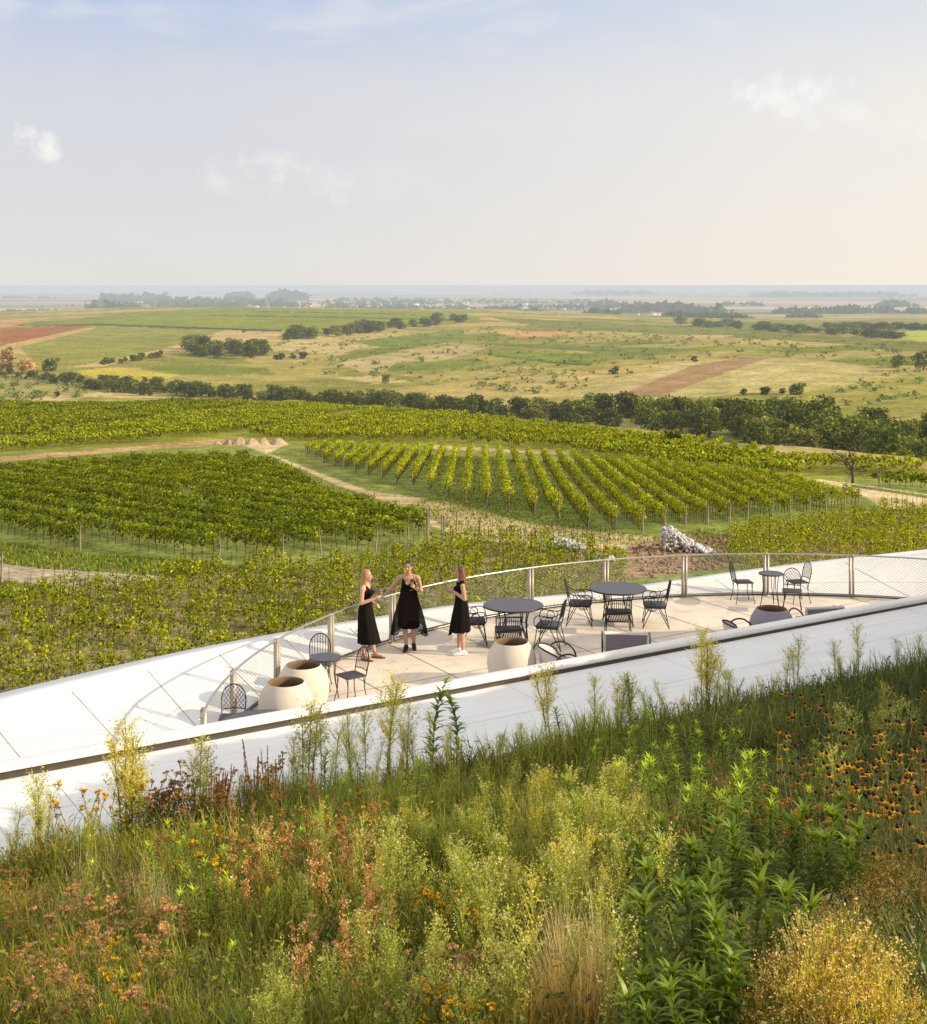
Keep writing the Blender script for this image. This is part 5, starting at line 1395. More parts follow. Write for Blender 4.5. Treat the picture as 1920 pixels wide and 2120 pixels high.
def loft(rings, n=72, folds=0.0, kf=9, hem=None, seed=0):
    """rings: (z, rx, ry, cx, cy); folds grow downwards"""
    r = np.random.default_rng(seed); ph = r.random(3) * 6.28; V = []; m = len(rings)
    for i, (z, rx, ry, cx, cy) in enumerate(rings):
        a = (i / (m - 1)) ** 1.3 * folds
        for j in range(n):
            th = j / n * 2 * PI; k = 1 + a * (.6 * math.sin(kf * th + ph[0]) + .4 * math.sin((kf - 4) * th + ph[1] + .5 * i / m) + .25 * math.sin((kf + 6) * th + ph[2]))
            zz = z
            if hem is not None:
                t = i / (m - 1); zz = rings[0][0] + (z - rings[0][0]) * (1 + hem(th) * t)
            V.append((cx + rx * k * math.cos(th), cy + ry * k * math.sin(th), zz))
    i = np.arange(m - 1)[:, None]; j = np.arange(n)[None, :]; j2 = (j + 1) % n
    mb = MB(); mb.add(V, np.stack([i * n + j, (i + 1) * n + j, (i + 1) * n + j2, i * n + j2], -1).reshape(-1, 4)); return mb

def person(label, loc, rz, H, skin, hairc, hair_style, arms, legs, yaw, pitch, bodice, skirts, shoe_kind, hips=(0, 0)):
    """local: faces -Y, her right hand side is -X"""
    t = thing('person', label, 'person', loc, rz, 'women in black dresses'); k = H / 1.68; t.scale = (k, k, k)
    hx, hy = hips; body = MB(); torso = MB()
    # torso
    T = [((0, .01, 1.36), (0, .012, 1.28), .075, .095)]
    for mbx, inf in ((body, 0.0), (torso, .009)):
        ellipsoid(mbx, (0, .012, 1.325), (.150 + inf, .082 + inf, .088 + inf), 20, 14)
        ellipsoid(mbx, (0, .005, 1.225), (.128 + inf, .092 + inf, .13 + inf), 20, 14)
        for s in (-1, 1): ellipsoid(mbx, (s * .062, -.068, 1.225), (.056 + inf, .050 + inf, .055 + inf), 14, 10)
        ellipsoid(mbx, (hx * .4, hy * .4 + .006, 1.07), (.108 + inf, .082 + inf, .14 + inf), 20, 14)
        ellipsoid(mbx, (hx, hy + .012, .935), (.148 + inf, .104 + inf, .12 + inf), 20, 14)
        for s in (-1, 1):
            capsule(mbx, (s * .03, .018, 1.395), (s * .158, .015, 1.362), .040 + inf, .044 + inf)
            ellipsoid(mbx, (hx + s * .065, hy + .062, .90), (.078 + inf, .070 + inf, .085 + inf), 14, 10)
    capsule(body, (0, .022, 1.37), (0, .0, 1.475), .049, .044)
    # head
    hc = np.array([0, -.012, 1.560]); R = np.array((Matrix.Rotation(yaw, 4, 'Z') @ Matrix.Rotation(pitch, 4, 'X')).to_3x3())
    hp = lambda p: tuple(hc + R @ np.array(p, float))
    ellipsoid(body, hp((0, .012, .028)), (.071, .088, .082), 20, 14, M=R); ellipsoid(body, hp((0, -.018, -.03)), (.058, .068, .080), 20, 14, M=R)
    ellipsoid(body, hp((0, -.052, -.080)), (.030, .026, .026), 12, 8, M=R)
    capsule(body, hp((0, -.082, .012)), hp((0, -.100, -.020)), .009, .0125, 8); capsule(body, hp((-.018, -.078, -.058)), hp((.018, -.078, -.058)), .010, .010, 8)
    for s in (-1, 1):
        ellipsoid(body, hp((s * .071, .006, -.005)), (.010, .018, .030), 10, 8, M=R); ellipsoid(body, hp((s * .034, -.066, -.022)), (.022, .018, .020), 10, 8, M=R)
    # arms
    for side, A in arms.items():
        s = 1 if side == 'L' else -1; sh, el, wr, hd, pn, curl = A
        capsule(body, (s * .155, .015, 1.362), sh, .047, .047); capsule(body, sh, el, .046, .037); capsule(body, el, tuple(np.array(el) * .6 + np.array(wr) * .4), .037, .036); capsule(body, tuple(np.array(el) * .6 + np.array(wr) * .4), wr, .036, .023)
        hand(body, wr, hd, pn, curl, s)
    # legs
    shoes = []
    for s, (hip, kn, an, toe) in zip((-1, 1), legs):
        capsule(body, hip, kn, .086, .054); capsule(body, kn, tuple(np.array(kn) * .68 + np.array(an) * .32 + np.array([0, .012, 0])), .052, .055); capsule(body, tuple(np.array(kn) * .68 + np.array(an) * .32 + np.array([0, .012, 0])), an, .054, .032)
        an = np.array(an); toe = np.array(toe, float); toe[2] = 0; toe /= np.linalg.norm(toe); zb = an[2] - .075
        heel = an - toe * .045; heel[2] = zb + .035; ball = an + toe * .12; ball[2] = zb + .030; tip = an + toe * .165; tip[2] = zb + .022
        capsule(body, tuple(heel), tuple(ball), .030, .030); capsule(body, tuple(ball), tuple(tip), .029, .019); capsule(body, tuple(an), tuple(an * .5 + ball * .5), .032, .030)
        shoes.append((heel, ball, tip, an, toe, zb))
    V, Nn, q, tr = remesh(body, .0075, 3)
    C = np.tile(np.array(skin, float), (len(V), 1))
    loc_ = (V - hc) @ R
    for s in (-1, 1):
        m = ((loc_[:, 0] - s * .031) / .015) ** 2 + ((loc_[:, 2] - .004) / .008) ** 2 < 1; m &= loc_[:, 1] < -.03; C[m] = (.05, .035, .03)
        m = ((loc_[:, 0] - s * .032) / .020) ** 2 + ((loc_[:, 2] - .026) / .005) ** 2 < 1; m &= loc_[:, 1] < -.03; C[m] = np.array(hairc) * .6
        m = ((loc_[:, 0] - s * .04) / .022) ** 2 + ((loc_[:, 2] + .028) / .018) ** 2 < 1; m &= loc_[:, 1] < -.03; C[m] = C[m] * np.array([1.05, .85, .82])
    m = (loc_[:, 0] / .026) ** 2 + ((loc_[:, 2] + .058) / .010) ** 2 < 1; m &= loc_[:, 1] < -.04; C[m] = np.array(skin) * np.array([.85, .45, .45])
    mb = MB(); mb.add(V, [q] + ([tr] if tr.size else []), C); mb.obj('body', M_SKIN, t, True)
    # dress: bodice cut from the torso shell, skirt lofted below
    V, Nn, q, tr = remesh(torso, .009, 3); keep = bodice(V); q = q[keep[q].all(1)]
    mb = MB(); mb.add(V, [q], (1, 1, 1)); mb.merge(loft(*skirts[0][0], **skirts[0][1])); mb.obj('dress', M_CLOTH, t, True)
    for args, kw in skirts[1:]: loft(*args, **kw).obj('overskirt', M_SHEER, t, True)
    # hair
    hb = MB()
    ellipsoid(hb, hp((0, .026, .040)), (.083, .090, .084), 20, 14, M=R)
    if hair_style == 'up':
        ellipsoid(hb, hp((0, .105, .065)), (.040, .038, .036), 12, 10, M=R)
    else:
        for a in np.linspace(-105, 105, 15):
            x, y = math.sin(rad(a)), math.cos(rad(a)); L = hair_style * (1 - .15 * abs(a) / 105) + RNG.normal() * .01
            p0 = hp((x * .074, .012 + y * .072, .06)); p1 = hp((x * .084, .022 + y * .074, -.03)); p2 = (p1[0] + x * .012, p1[1] + y * .012, p1[2] - .10); p3 = (p2[0] * 1.02 + x * .004, p2[1] + .004, 1.56 - L)
            capsule(hb, p0, p1, .024, .026, 8); capsule(hb, p1, p2, .027, .026, 8); capsule(hb, p2, p3, .027, .013, 8)
    V, Nn, q, tr = remesh(hb, .009, 2)
    loc_ = (V - hc) @ R
    face_cut = (loc_[:, 1] < -.048) & (loc_[:, 2] < .058) & (np.abs(loc_[:, 0]) < .07)
    q = q[~face_cut[q].all(1)]
    sh = .75 + .5 * (np.sin(np.arctan2(loc_[:, 0], loc_[:, 1] + .3) * 60 + loc_[:, 2] * 8) * .5 + .5)
    tipc = np.clip((-loc_[:, 2]) / .35, 0, 1)[:, None]
    mb = MB(); mb.add(V, [q], np.clip(np.array(hairc) * sh[:, None] * (1 + .7 * tipc), 0, .8)); mb.obj('hair', M_HAIR, t, True)
    # shoes
    for heel, ball, tip, an, toe, zb in shoes:
        sb = MB(); nrm = np.array([-toe[1], toe[0], 0])
        up = np.array([0, 0, 1.0])
        if shoe_kind[0] == 'sneaker':
            capsule(sb, tuple(heel), tuple(ball), .040, .041); capsule(sb, tuple(ball), tuple(tip + toe * .012), .040, .028); capsule(sb, tuple(an - up * .01), tuple(an * .45 + ball * .55 + up * .012), .043, .038)
            capsule(sb, tuple(an - up * .02), tuple(an + up * .005), .045, .042)
            V, Nn, q, tr = remesh(sb, .009, 2); V[:, 2] = np.maximum(V[:, 2], zb - .004 + .002)
            C = np.tile(np.array(shoe_kind[1]), (len(V), 1)); C[V[:, 2] < zb + .022] = shoe_kind[2]
            mb = MB(); mb.add(V, [q], C)
        else:
            mb = MB(); P = []
            for d_, w_ in ((-.05, .030), (0, .036), (.06, .040), (.13, .042), (.185, .034), (.205, .016)): 
                c = an + toe * d_; P.append((c[0], c[1], w_))
            V = []
            for z in (zb + .012, zb - .006):
                for x, y, w_ in P: V += [(x + nrm[0] * w_, y + nrm[1] * w_, z), (x - nrm[0] * w_, y - nrm[1] * w_, z)]
            n = len(P) * 2; i = np.arange(len(P) - 1) * 2
            mb.add(V, [np.stack([i, i + 1, i + 3, i + 2], -1), np.stack([n + i, n + i + 2, n + i + 3, n + i + 1], -1), np.stack([i, i + 2, n + i + 2, n + i], -1), np.stack([i + 1, n + i + 1, n + i + 3, i + 3], -1)], shoe_kind[1])
            for d_ in (.03, .09, .14):
                c = an + toe * d_; tube(mb, [tuple(c + nrm * .040 + up * (zb + .004 - c[2])), tuple(c + nrm * .028 + up * (zb + .052 - .12 * d_ - c[2])), tuple(c + up * (zb + .070 - .22 * d_ - c[2])), tuple(c - nrm * .028 + up * (zb + .052 - .12 * d_ - c[2])), tuple(c - nrm * .040 + up * (zb + .004 - c[2]))], .008, 6, shoe_kind[1])
            tube(mb, ring_pts(tuple(an + up * .03), .040, (0, 0, 1), 16), .006, 5, shoe_kind[1], closed=True)
        mb.obj('shoe', M_SHOE, t, True)
    return t

def bod_scoop(V):    # sleeveless with wide straps
    x, y, z = np.abs(V[:, 0]), V[:, 1], V[:, 2]
    k = (z > .88) & (z < 1.425) & (x < .150)
    front = (y < 0.0) & (z > 1.31 + 1.1 * (x - .02).clip(0)) & (x < .085); back = (y > .0) & (z > 1.36) & (x < .075)
    arm = (x > .118 + .12 * (1.39 - z).clip(0, .3)) & (z > 1.30)
    return k & ~front & ~back & ~arm
def bod_vneck(V):
    x, y, z = np.abs(V[:, 0]), V[:, 1], V[:, 2]
    k = (z > .88) & (z < 1.425) & (x < .150)
    front = (y < 0.01) & (z > 1.225 + 1.35 * x) & (x < .10); back = (y > .0) & (z > 1.30) & (x < .092)
    arm = (x > .112 + .3 * (1.36 - z).clip(0, .3)) & (z > 1.27)
    return k & ~front & ~back & ~arm
def bod_tee(V):
    x, y, z = np.abs(V[:, 0]), V[:, 1], V[:, 2]
    k = (z > .88) & (z < 1.43) & (x < .205)
    neck = (x < .062) & (z > 1.385)
    return k & ~neck

SK = (.56, .335, .235)
legs_std = lambda dx, off: [((-.083 + dx, .01, .88), (-.082 + dx, -.005, .48), (-.080 + dx, .015, .085), (-.25, -1, 0)), ((.083 + dx, .01, .88), (.088 + dx, off, .48), (.095 + dx, off * 2 + .02, .085), (.2, -1, 0))]
# woman on the left of the group, turned to the others, glass raised in front of her
W1 = (-1.83, 25.03, 0); W1R = face(.97, -.24)
person('person with long blonde hair in sleeveless black midi dress and brown sandals', W1, W1R, 1.69, (.60, .365, .26), (.36, .20, .085), .34,
       {'R': ((-.178, .02, 1.345), (-.205, .03, 1.085), (-.14, -.205, 1.17), (.25, -.9, .32), (.9, .3, .2), .9), 'L': ((.178, .02, 1.345), (.20, .045, 1.08), (.13, -.13, 1.0), (-.6, -.75, .0), (-.2, .1, -1), .7)},
       [((-.083, .02, .88), (-.085, .0, .48), (-.10, .02, .085), (-.35, -1, 0)), ((.083, .0, .88), (.09, -.06, .48), (.11, -.13, .085), (-.05, -1, 0))],
       .05, .02, bod_scoop,
       [(([(1.12, .123, .098, 0, .006), (1.0, .150, .116, 0, .012), (.88, .178, .142, 0, .012), (.74, .190, .160, 0, .0), (.60, .200, .178, 0, -.016), (.44, .208, .200, 0, -.034), (.31, .212, .212, 0, -.05)],), dict(folds=.075, seed=2))],
       ('sandal', (.17, .075, .04)))
# woman in the middle, facing the camera, her right hand on the rail
W2 = (-1.06, 25.66, 0); W2R = face(-.12, -1)
person('person with hair tied up and sheer hemmed black dress, hand on the rail', W2, W2R, 1.72, (.53, .31, .21), (.055, .03, .02), 'up',
       {'R': ((-.178, .02, 1.345), (-.335, .03, 1.15), (-.485, .085, .985), (-.75, .25, -.45), (.2, .35, -.9), .55), 'L': ((.178, .02, 1.345), (.235, .05, 1.10), (.150, -.16, 1.19), (-.2, -.75, .6), (-.9, .2, .2), .95)},
       [((-.083, .01, .88), (-.075, -.03, .48), (-.035, -.075, .085), (-.05, -1, 0)), ((.083, .02, .88), (.090, .01, .48), (.085, .075, .085), (.30, -1, 0))],
       -.18, .16, bod_vneck,
       [(([(1.20, .137, .110, 0, .0), (1.08, .142, .112, 0, .006), (.96, .168, .130, 0, .012), (.86, .186, .146, 0, .01), (.74, .196, .162, 0, .0), (.56, .200, .176, 0, -.008), (.43, .202, .182, 0, -.012)],), dict(folds=.06, seed=5)),
        (([(1.16, .150, .122, 0, .0), (1.02, .172, .138, 0, .006), (.90, .205, .160, 0, .01), (.76, .245, .19, 0, .01), (.60, .285, .225, 0, .01), (.44, .315, .25, 0, .01), (.27, .335, .27, 0, .01)],), dict(folds=.12, kf=11, hem=lambda th: -.42 * max(0, math.cos((th + PI / 2 - .25) * 1.0)) ** 3 + .06 * math.sin(3 * th), seed=8))],
       ('sneaker', (.012, .012, .013), (.012, .012, .012)), (.01, 0))
# woman on the right of the group, in profile
W3 = (-.06, 25.33, 0); W3R = face(-.98, -.12)
person('person with long brown hair in short sleeved black dress and white sneakers', W3, W3R, 1.69, (.56, .33, .23), (.16, .065, .03), .30,
       {'L': ((.180, .02, 1.345), (.205, .06, 1.09), (.125, -.145, 1.225), (-.22, -.78, .55), (-.9, .1, .25), .9), 'R': ((-.180, .02, 1.345), (-.20, .04, 1.09), (-.10, -.15, 1.16), (.25, -.85, .4), (.9, .1, .3), .8)},
       [((-.083, .01, .88), (-.082, -.01, .48), (-.080, -.02, .085), (-.1, -1, 0)), ((.083, .01, .88), (.084, .0, .48), (.085, .045, .085), (.12, -1, 0))],
       0, .03, bod_tee,
       [(([(1.12, .124, .099, 0, .006), (1.0, .152, .118, 0, .012), (.88, .184, .146, 0, .012), (.76, .200, .166, 0, .004), (.60, .216, .192, 0, -.006), (.44, .226, .208, 0, -.014)],), dict(folds=.075, seed=11, hem=lambda th: .18 * max(0, math.cos(th + PI / 2 + .5)) ** 3 - .02))],
       ('sneaker', (.78, .78, .80), (.85, .85, .86)))

def wine_glass(label, wl, wr, hl, tilt=(0, 0)):
    M = Matrix.Translation(wl) @ Matrix.Rotation(wr, 4, 'Z'); p = M @ Vector(hl)
    t = thing('wine_glass', label, 'wine glass', p, 0, 'wine glasses in hand'); t.rotation_euler = (tilt[0], tilt[1], 0)
    m = MB(); lathe(m, [(.001, -.09), (.034, -.088), (.034, -.085), (.006, -.080), (.0045, -.02), (.0045, .0), (.012, .01), (.032, .035), (.041, .065), (.040, .095), (.033, .13), (.031, .13), (.038, .095), (.039, .065), (.030, .037), (.010, .013), (.001, .012)], seg=20); m.obj('bowl', M_GLASS, t, True)
    m = MB(); lathe(m, [(.001, .014), (.010, .0155), (.029, .038), (.0365, .06), (.001, .06)], seg=18); m.obj('wine', M_WINE, t, True)
wine_glass('wine glass held by the blonde woman in sandals', W1, W1R, (-.105, -.315, 1.235), (.1, .1))
wine_glass('wine glass held by the woman with hair tied up', W2, W2R, (.10, -.26, 1.285), (.1, 0))
wine_glass('tilted wine glass held by the brown haired woman in sneakers', W3, W3R, (.065, -.255, 1.33), (.1, -.45))

# ================================================================== planted bank
EDGE_V = -2.70
def bank_z(x, y):
    u, v = to_uv(x, y)
    d = np.maximum(EDGE_V - v, 0)
    x = np.asarray(x, float); y = np.asarray(y, float)
    prof = np.interp(y, [0, 8.5, 11, 12.5, 15, 17, 18.5, 20, 23, 24.6, 25.5, 26.5], [3.2, 3.6, 5.2, 6.0, 5.8, 5.2, 4.6, 4.2, 4.2, 4.2, 3.4, .8])
    k = np.clip((x - (.385 * np.maximum(y, 0) + .5)) / 2.2, 0, 1); k = k * k * (3 - 2 * k) * np.clip(d / .5, 0, 1)
    hill = prof * k  # unseen rise added off to the right, shaped to shade slab and pot
    z0 = .665 + .262 * d
    z0 = z0 + np.maximum(hill - z0, 0)
    return z0 + .10 * np.sin(u * .9 + 1) * np.sin(v * .8) * np.clip(d, 0, 1) + .05 * np.sin(u * 2.3 + v * 1.7) * np.clip(d, 0, 1)
def bank_at(px, py, lift=0.0):
    Y = np.linspace(1.0, 26, 1600); X = (px - 960) / F * Y; zr = CAMH - (py - HZ) / F * Y
    u, v = to_uv(X, Y); hit = np.nonzero((zr <= bank_z(X, Y) + lift) & (v < EDGE_V))[0]
    if len(hit): i = hit[0]
    else: i = np.argmin(np.abs(v - (EDGE_V - .15)))
    return X[i], Y[i], float(bank_z(X[i], Y[i]))

def build_bank():
    us = np.linspace(-30, 26, 180); vs = np.concatenate([[EDGE_V + .02], np.linspace(EDGE_V, -26, 130)])
    V = []
    for u in us:
        for v in vs:
            x, y, _ = uv(u, v); V.append((x, y, float(bank_z(x, y)) if v <= EDGE_V else .62))
    b = len(vs); i = np.arange(len(us) - 1)[:, None]; j = np.arange(b - 1)[None, :]
    q = np.stack([i * b + j, i * b + j + 1, (i + 1) * b + j + 1, (i + 1) * b + j], -1).reshape(-1, 4)
    mb = MB(); mb.add(V, q, (.045, .042, .022)); o = mb.obj('planted_bank_ground', mat_solid('bank_soil', (.05, .042, .026), .95, noise=.4, scale=3, bump=.4), smooth=True); tag(o, kind='structure')
    r = np.random.default_rng(12); g = MB()
    for k in range(3600):
        u = r.uniform(-12, 16); v = EDGE_V + .03 - abs(r.normal()) * .20; x, y, _ = uv(u, v); s = r.uniform(.012, .034); c = np.array([.52, .49, .47]) * r.uniform(.55, 1.35)
        stone(g, r, np.array([x, y, float(bank_z(x, y)) + s * .4 + .02]), s, np.minimum(c, .85))
    o = g.obj('gravel', mat_solid('pebble', (1, 1, 1), .85, noise=.2, tint=True)); tag(o, 'pale gravel strip along the edge of the white slab', 'gravel', None, 'stuff')
build_bank()

# ---- plant species (each returns foliage MB and blossom MB or None)
def sp_horseweed(seed, h=1.15, pale=(.40, .385, .10), full=1.0, green=(.20, .23, .03)):
    r = np.random.default_rng(seed); f = MB(); b = MB()
    bend = r.normal(size=2) * .06
    st = lambda t: np.array([bend[0] * t * t * h, bend[1] * t * t * h, t * h])
    tube(f, [st(t) for t in np.linspace(0, 1, 6)], np.linspace(.007, .003, 6), 4, green)
    n = int(90 * full)
    t = r.uniform(.05, .75, n); P = np.array([st(k) for k in t]); az = r.random(n) * 6.28
    c = vary(green, n, .25, r); blades(f, P, az, r.uniform(.6, 1.0, n), r.uniform(.05, .11, n) * (1.2 - t), r.uniform(.008, .013, n), c, c * 1.2, 2, .7)
    m = int(46 * full); t = r.uniform(.42, .98, m); az = r.random(m) * 6.28; L = (.30 * np.sin(np.clip((t - .36) / .66, 0, 1) * PI) ** .7 + .03) * r.uniform(.6, 1.1, m) * full
    P = np.array([st(k) for k in t]); c = vary(green, m, .2, r) * 1.15
    blades(f, P, az, r.uniform(.35, .6, m), L, .006, c, c, 2, .1)
    k = 12; T = np.repeat(np.arange(m), k); q = r.uniform(.25, 1.05, m * k); ll = L[T] * q
    Q = P[T] + np.column_stack([np.cos(az[T]) * np.sin(.5) * ll, np.sin(az[T]) * np.sin(.5) * ll, np.cos(.5) * ll]) + r.normal(size=(m * k, 3)) * .010
    leaves(b, Q, r.uniform(.007, .015, m * k), mixc(m * k, [pale, np.array(pale) * .65, (.46, .42, .24)], [4, 2, 1.5], .15, r), .6, .5, r)
    return f, b
def sp_goldenrod(seed, h=1.2):
    r = np.random.default_rng(seed); f = MB(); az0 = r.random() * 6.28
    st = lambda t: np.array([math.cos(az0) * .22 * h * max(0, t - .55) ** 1.6 * 2, math.sin(az0) * .1 * h * max(0, t - .55) ** 1.6 * 2, h * (t - .12 * max(0, t - .8) ** 1.3)])
    tube(f, [st(t) for t in np.linspace(0, 1, 9)], np.linspace(.008, .003, 9), 5, (.12, .15, .04))
    n = 80; t = r.uniform(.12, 1, n); P = np.array([st(k) for k in t]); c = vary((.085, .135, .03), n, .25, r); c[t > .85] *= np.array([2.2, 1.9, 1.2])
    blades(f, P, r.random(n) * 6.28, r.uniform(.5, .8, n), r.uniform(.12, .21, n) * (1.15 - .45 * t), r.uniform(.028, .042, n), c, c * 1.15, 3, r.uniform(.9, 1.6, n))
    return f, None
def umbel(b, r, c, R, col, n=70):
    th = r.random(n) * 6.28; q = np.sqrt(r.random(n)) * R
    P = np.column_stack([c[0] + q * np.cos(th), c[1] + q * np.sin(th), c[2] + .18 * R * (1 - (q / R) ** 2) + r.normal(size=n) * .004])
    leaves(b, P, r.uniform(.004, .008, n), mixc(n, [col, np.array(col) * .6, np.array(col) * 1.4], [3, 2, 1], .2, r), .85, 1.0, r)
def sp_umbel(seed, h=.75, col=(.42, .21, .08), heads=7, R=.035, green=(.20, .20, .03), cluster=3):
    r = np.random.default_rng(seed); f = MB(); b = MB()
    for k in range(heads):
        p = r.normal(size=2) * .09; hh = h * r.uniform(.7, 1.1); lean = r.normal(size=2) * .10
        top = np.array([p[0] + lean[0], p[1] + lean[1], hh]); tube(f, [(p[0] * .4, p[1] * .4, 0), (p[0], p[1], hh * .6), tuple(top)], [.005, .004, .003], 4, vary((.22, .21, .06), 1, .2, r)[0])
        for m in range(cluster):
            e = top + np.array([r.normal() * R * 1.3, r.normal() * R * 1.3, r.uniform(0, .03)]); tube(f, [tuple(top - np.array([0, 0, .05])), tuple(e)], .0025, 3, (.2, .2, .06)); umbel(b, r, e, R * r.uniform(.7, 1.2), np.array(col) * r.uniform(.75, 1.25))
        n = 16; t = r.random(n) * .85; P = np.column_stack([p[0] * (.4 + .6 * t), p[1] * (.4 + .6 * t), hh * t]); c = vary(green, n, .25, r)
        blades(f, P, r.random(n) * 6.28, r.uniform(.4, 1, n), r.uniform(.05, .12, n), r.uniform(.008, .015, n), c, c * 1.2, 2, .8)
    return f, b
def sp_spike(seed, h=.95, col=(.34, .15, .055)):
    r = np.random.default_rng(seed); f = MB(); b = MB()
    for k in range(4):
        p = r.normal(size=2) * .06; hh = h * r.uniform(.7, 1.08); l = r.normal(size=2) * .06
        tube(f, [(p[0], p[1], 0), (p[0] + l[0] * .5, p[1] + l[1] * .5, hh * .6), (p[0] + l[0], p[1] + l[1], hh)], [.005, .004, .002], 4, (.26, .15, .06))
        n = 150; t = r.uniform(.42, 1, n); P = np.column_stack([p[0] + l[0] * t, p[1] + l[1] * t, hh * t]) + r.normal(size=(n, 3)) * .011 * (1.3 - t)[:, None]
        leaves(b, P, r.uniform(.007, .013, n), mixc(n, [col, np.array(col) * .55, np.array(col) * 1.5], [3, 2, 1], .2, r), .7, .2, r)
        n = 8; c = vary((.20, .18, .05), n, .25, r); blades(f, np.column_stack([np.full(n, p[0]), np.full(n, p[1]), r.uniform(0, .3, n)]), r.random(n) * 6.28, .4, r.uniform(.1, .25, n), .012, c, c * 1.2, 3, .7)
    return f, b
def sp_leafy(seed, h=.95, col=(.062, .085, .008), L=(.15, .25), W=.040, nodes=13):
    r = np.random.default_rng(seed); f = MB(); bend = r.normal(size=2) * .08
    st = lambda t: np.array([bend[0] * t * t, bend[1] * t * t, h * t])
    tube(f, [st(t) for t in np.linspace(0, 1, 6)], np.linspace(.008, .004, 6), 5, (.10, .13, .035))
    for k in range(nodes):
        t = .18 + .82 * (k / (nodes - 1)) ** .85; n = 4 if k < nodes - 1 else 8; P = np.tile(st(t), (n, 1)); az = r.random() * 6.28 + np.arange(n) * 2 * PI / n + r.normal(size=n) * .2
        top = k >= nodes - 2; c = vary(np.array(col) * (1.9 if top else 1.0 + .35 * r.random()), n, .14, r); lean = r.uniform(.15, .5, n) if top else r.uniform(.55, .95, n)
        blades(f, P, az, lean, r.uniform(*L, n) * (1.0 if not top else .85), W * r.uniform(.8, 1.15, n), c, c * 1.2, 6, r.uniform(.9, 1.7, n))
    return f, None
def sp_willow(seed, h=.8):
    f, _ = sp_leafy(seed, h, (.16, .20, .022), (.08, .13), .016, 18); return f, None
def sp_susan(seed, h=.85):
    r = np.random.default_rng(seed); f = MB(); b = MB()
    for k in range(7):
        p = r.normal(size=2) * .12; hh = h * r.uniform(.6, 1.1); l = np.array([-.12, .03]) * r.uniform(0, 1.6) + r.normal(size=2) * .05
        top = np.array([p[0] + l[0], p[1] + l[1], hh]); tube(f, [(p[0] * .5, p[1] * .5, 0), (p[0] + l[0] * .35, p[1] + l[1] * .35, hh * .55), tuple(top)], [.004, .0035, .003], 4, vary((.24, .21, .11), 1, .2, r)[0])
        ellipsoid(b, top + np.array([0, 0, .012]), (.015, .015, .017), 9, 7, (.008, .005, .004))
        if r.random() < .72:
            n = r.integers(8, 13); az = np.arange(n) / n * 6.28 + r.normal(size=n) * .1; c = mixc(n, [(.62, .26, .008), (.72, .42, .012), (.42, .14, .008)], [3, 2.4, 1.4], .15, r)
            blades(b, np.tile(top, (n, 1)), az, 1.5 + r.normal(size=n) * .15, r.uniform(.034, .052, n), .015, c, c, 2, .5)
        n = 16; t = r.random(n) * .9; P = np.column_stack([p[0] * .5 + (p[0] * .5 + l[0]) * t, p[1] * .5 + (p[1] * .5 + l[1]) * t, hh * t]); c = vary((.07, .105, .03), n, .25, r)
        blades(f, P, r.random(n) * 6.28, r.uniform(.4, 1, n), r.uniform(.06, .12, n), r.uniform(.008, .014, n), c, c * 1.1, 2, .8)
    return f, b
def sp_bush(seed, h=.7, w=.9, twig=(.16, .17, .05), tip=(.42, .27, .07), n=1500, tl=.05, tw=.007, tipn=3, ts=.008):
    r = np.random.default_rng(seed); f = MB(); b = MB()
    for k in range(26):
        a = r.random() * 6.28; q = r.random() ** .5 * w * .42; tube(f, [(0, 0, 0), (math.cos(a) * q * .5, math.sin(a) * q * .5, h * .35), (math.cos(a) * q, math.sin(a) * q, h * .75 * (1 - .5 * (q / w * 2) ** 2))], [.007, .005, .002], 3, np.array(twig) * .6)
    d = r.normal(size=(n, 3)); d[:, 2] = np.abs(d[:, 2]); d /= np.linalg.norm(d, axis=1)[:, None]
    q = r.uniform(.62, 1.0, n); lum = 1 + .12 * np.sin(d[:, 0] * 9 + seed) * np.sin(d[:, 1] * 8)
    P = d * q[:, None] * lum[:, None] * np.array([w / 2, w / 2, h])
    az = np.arctan2(d[:, 1], d[:, 0]); lean = np.arccos(d[:, 2]) * .55
    c = vary(twig, n, .25, r); L = r.uniform(.7, 1.3, n) * tl
    blades(f, P, az, lean, L, tw, c, c * 1.25, 2, .1)
    T = np.repeat(np.arange(n), tipn); e = P + L[:, None] * np.column_stack([np.cos(az) * np.sin(lean), np.sin(az) * np.sin(lean), np.cos(lean)])
    sel = r.random(n) < .85; T = T[sel[T]]
    leaves(b, e[T] + r.normal(size=(len(T), 3)) * tl * .2, r.uniform(.7, 1.3, len(T)) * ts, mixc(len(T), [tip, np.array(tip) * 1.5, np.array(tip) * .6], [3, 2, 1.5], .15, r), .6, .6, r)
    return f, b
def sp_grass(seed, h=.6, c0=(.10, .12, .03), c1=(.24, .26, .06), n=70, w=.007, spread=.05, curl=1.0, lean=.35):
    r = np.random.default_rng(seed); f = MB(); P = np.column_stack([r.normal(size=(n, 2)) * spread, np.zeros(n)])
    k = r.uniform(.7, 1.3, (n, 1)); blades(f, P, r.random(n) * 6.28, np.abs(r.normal(size=n)) * lean, h * r.uniform(.5, 1.1, n), w * r.uniform(.7, 1.4, n), np.array(c0) * k, np.array(c1) * k, 5, r.uniform(.1, 1, n) * curl)
    return f, None
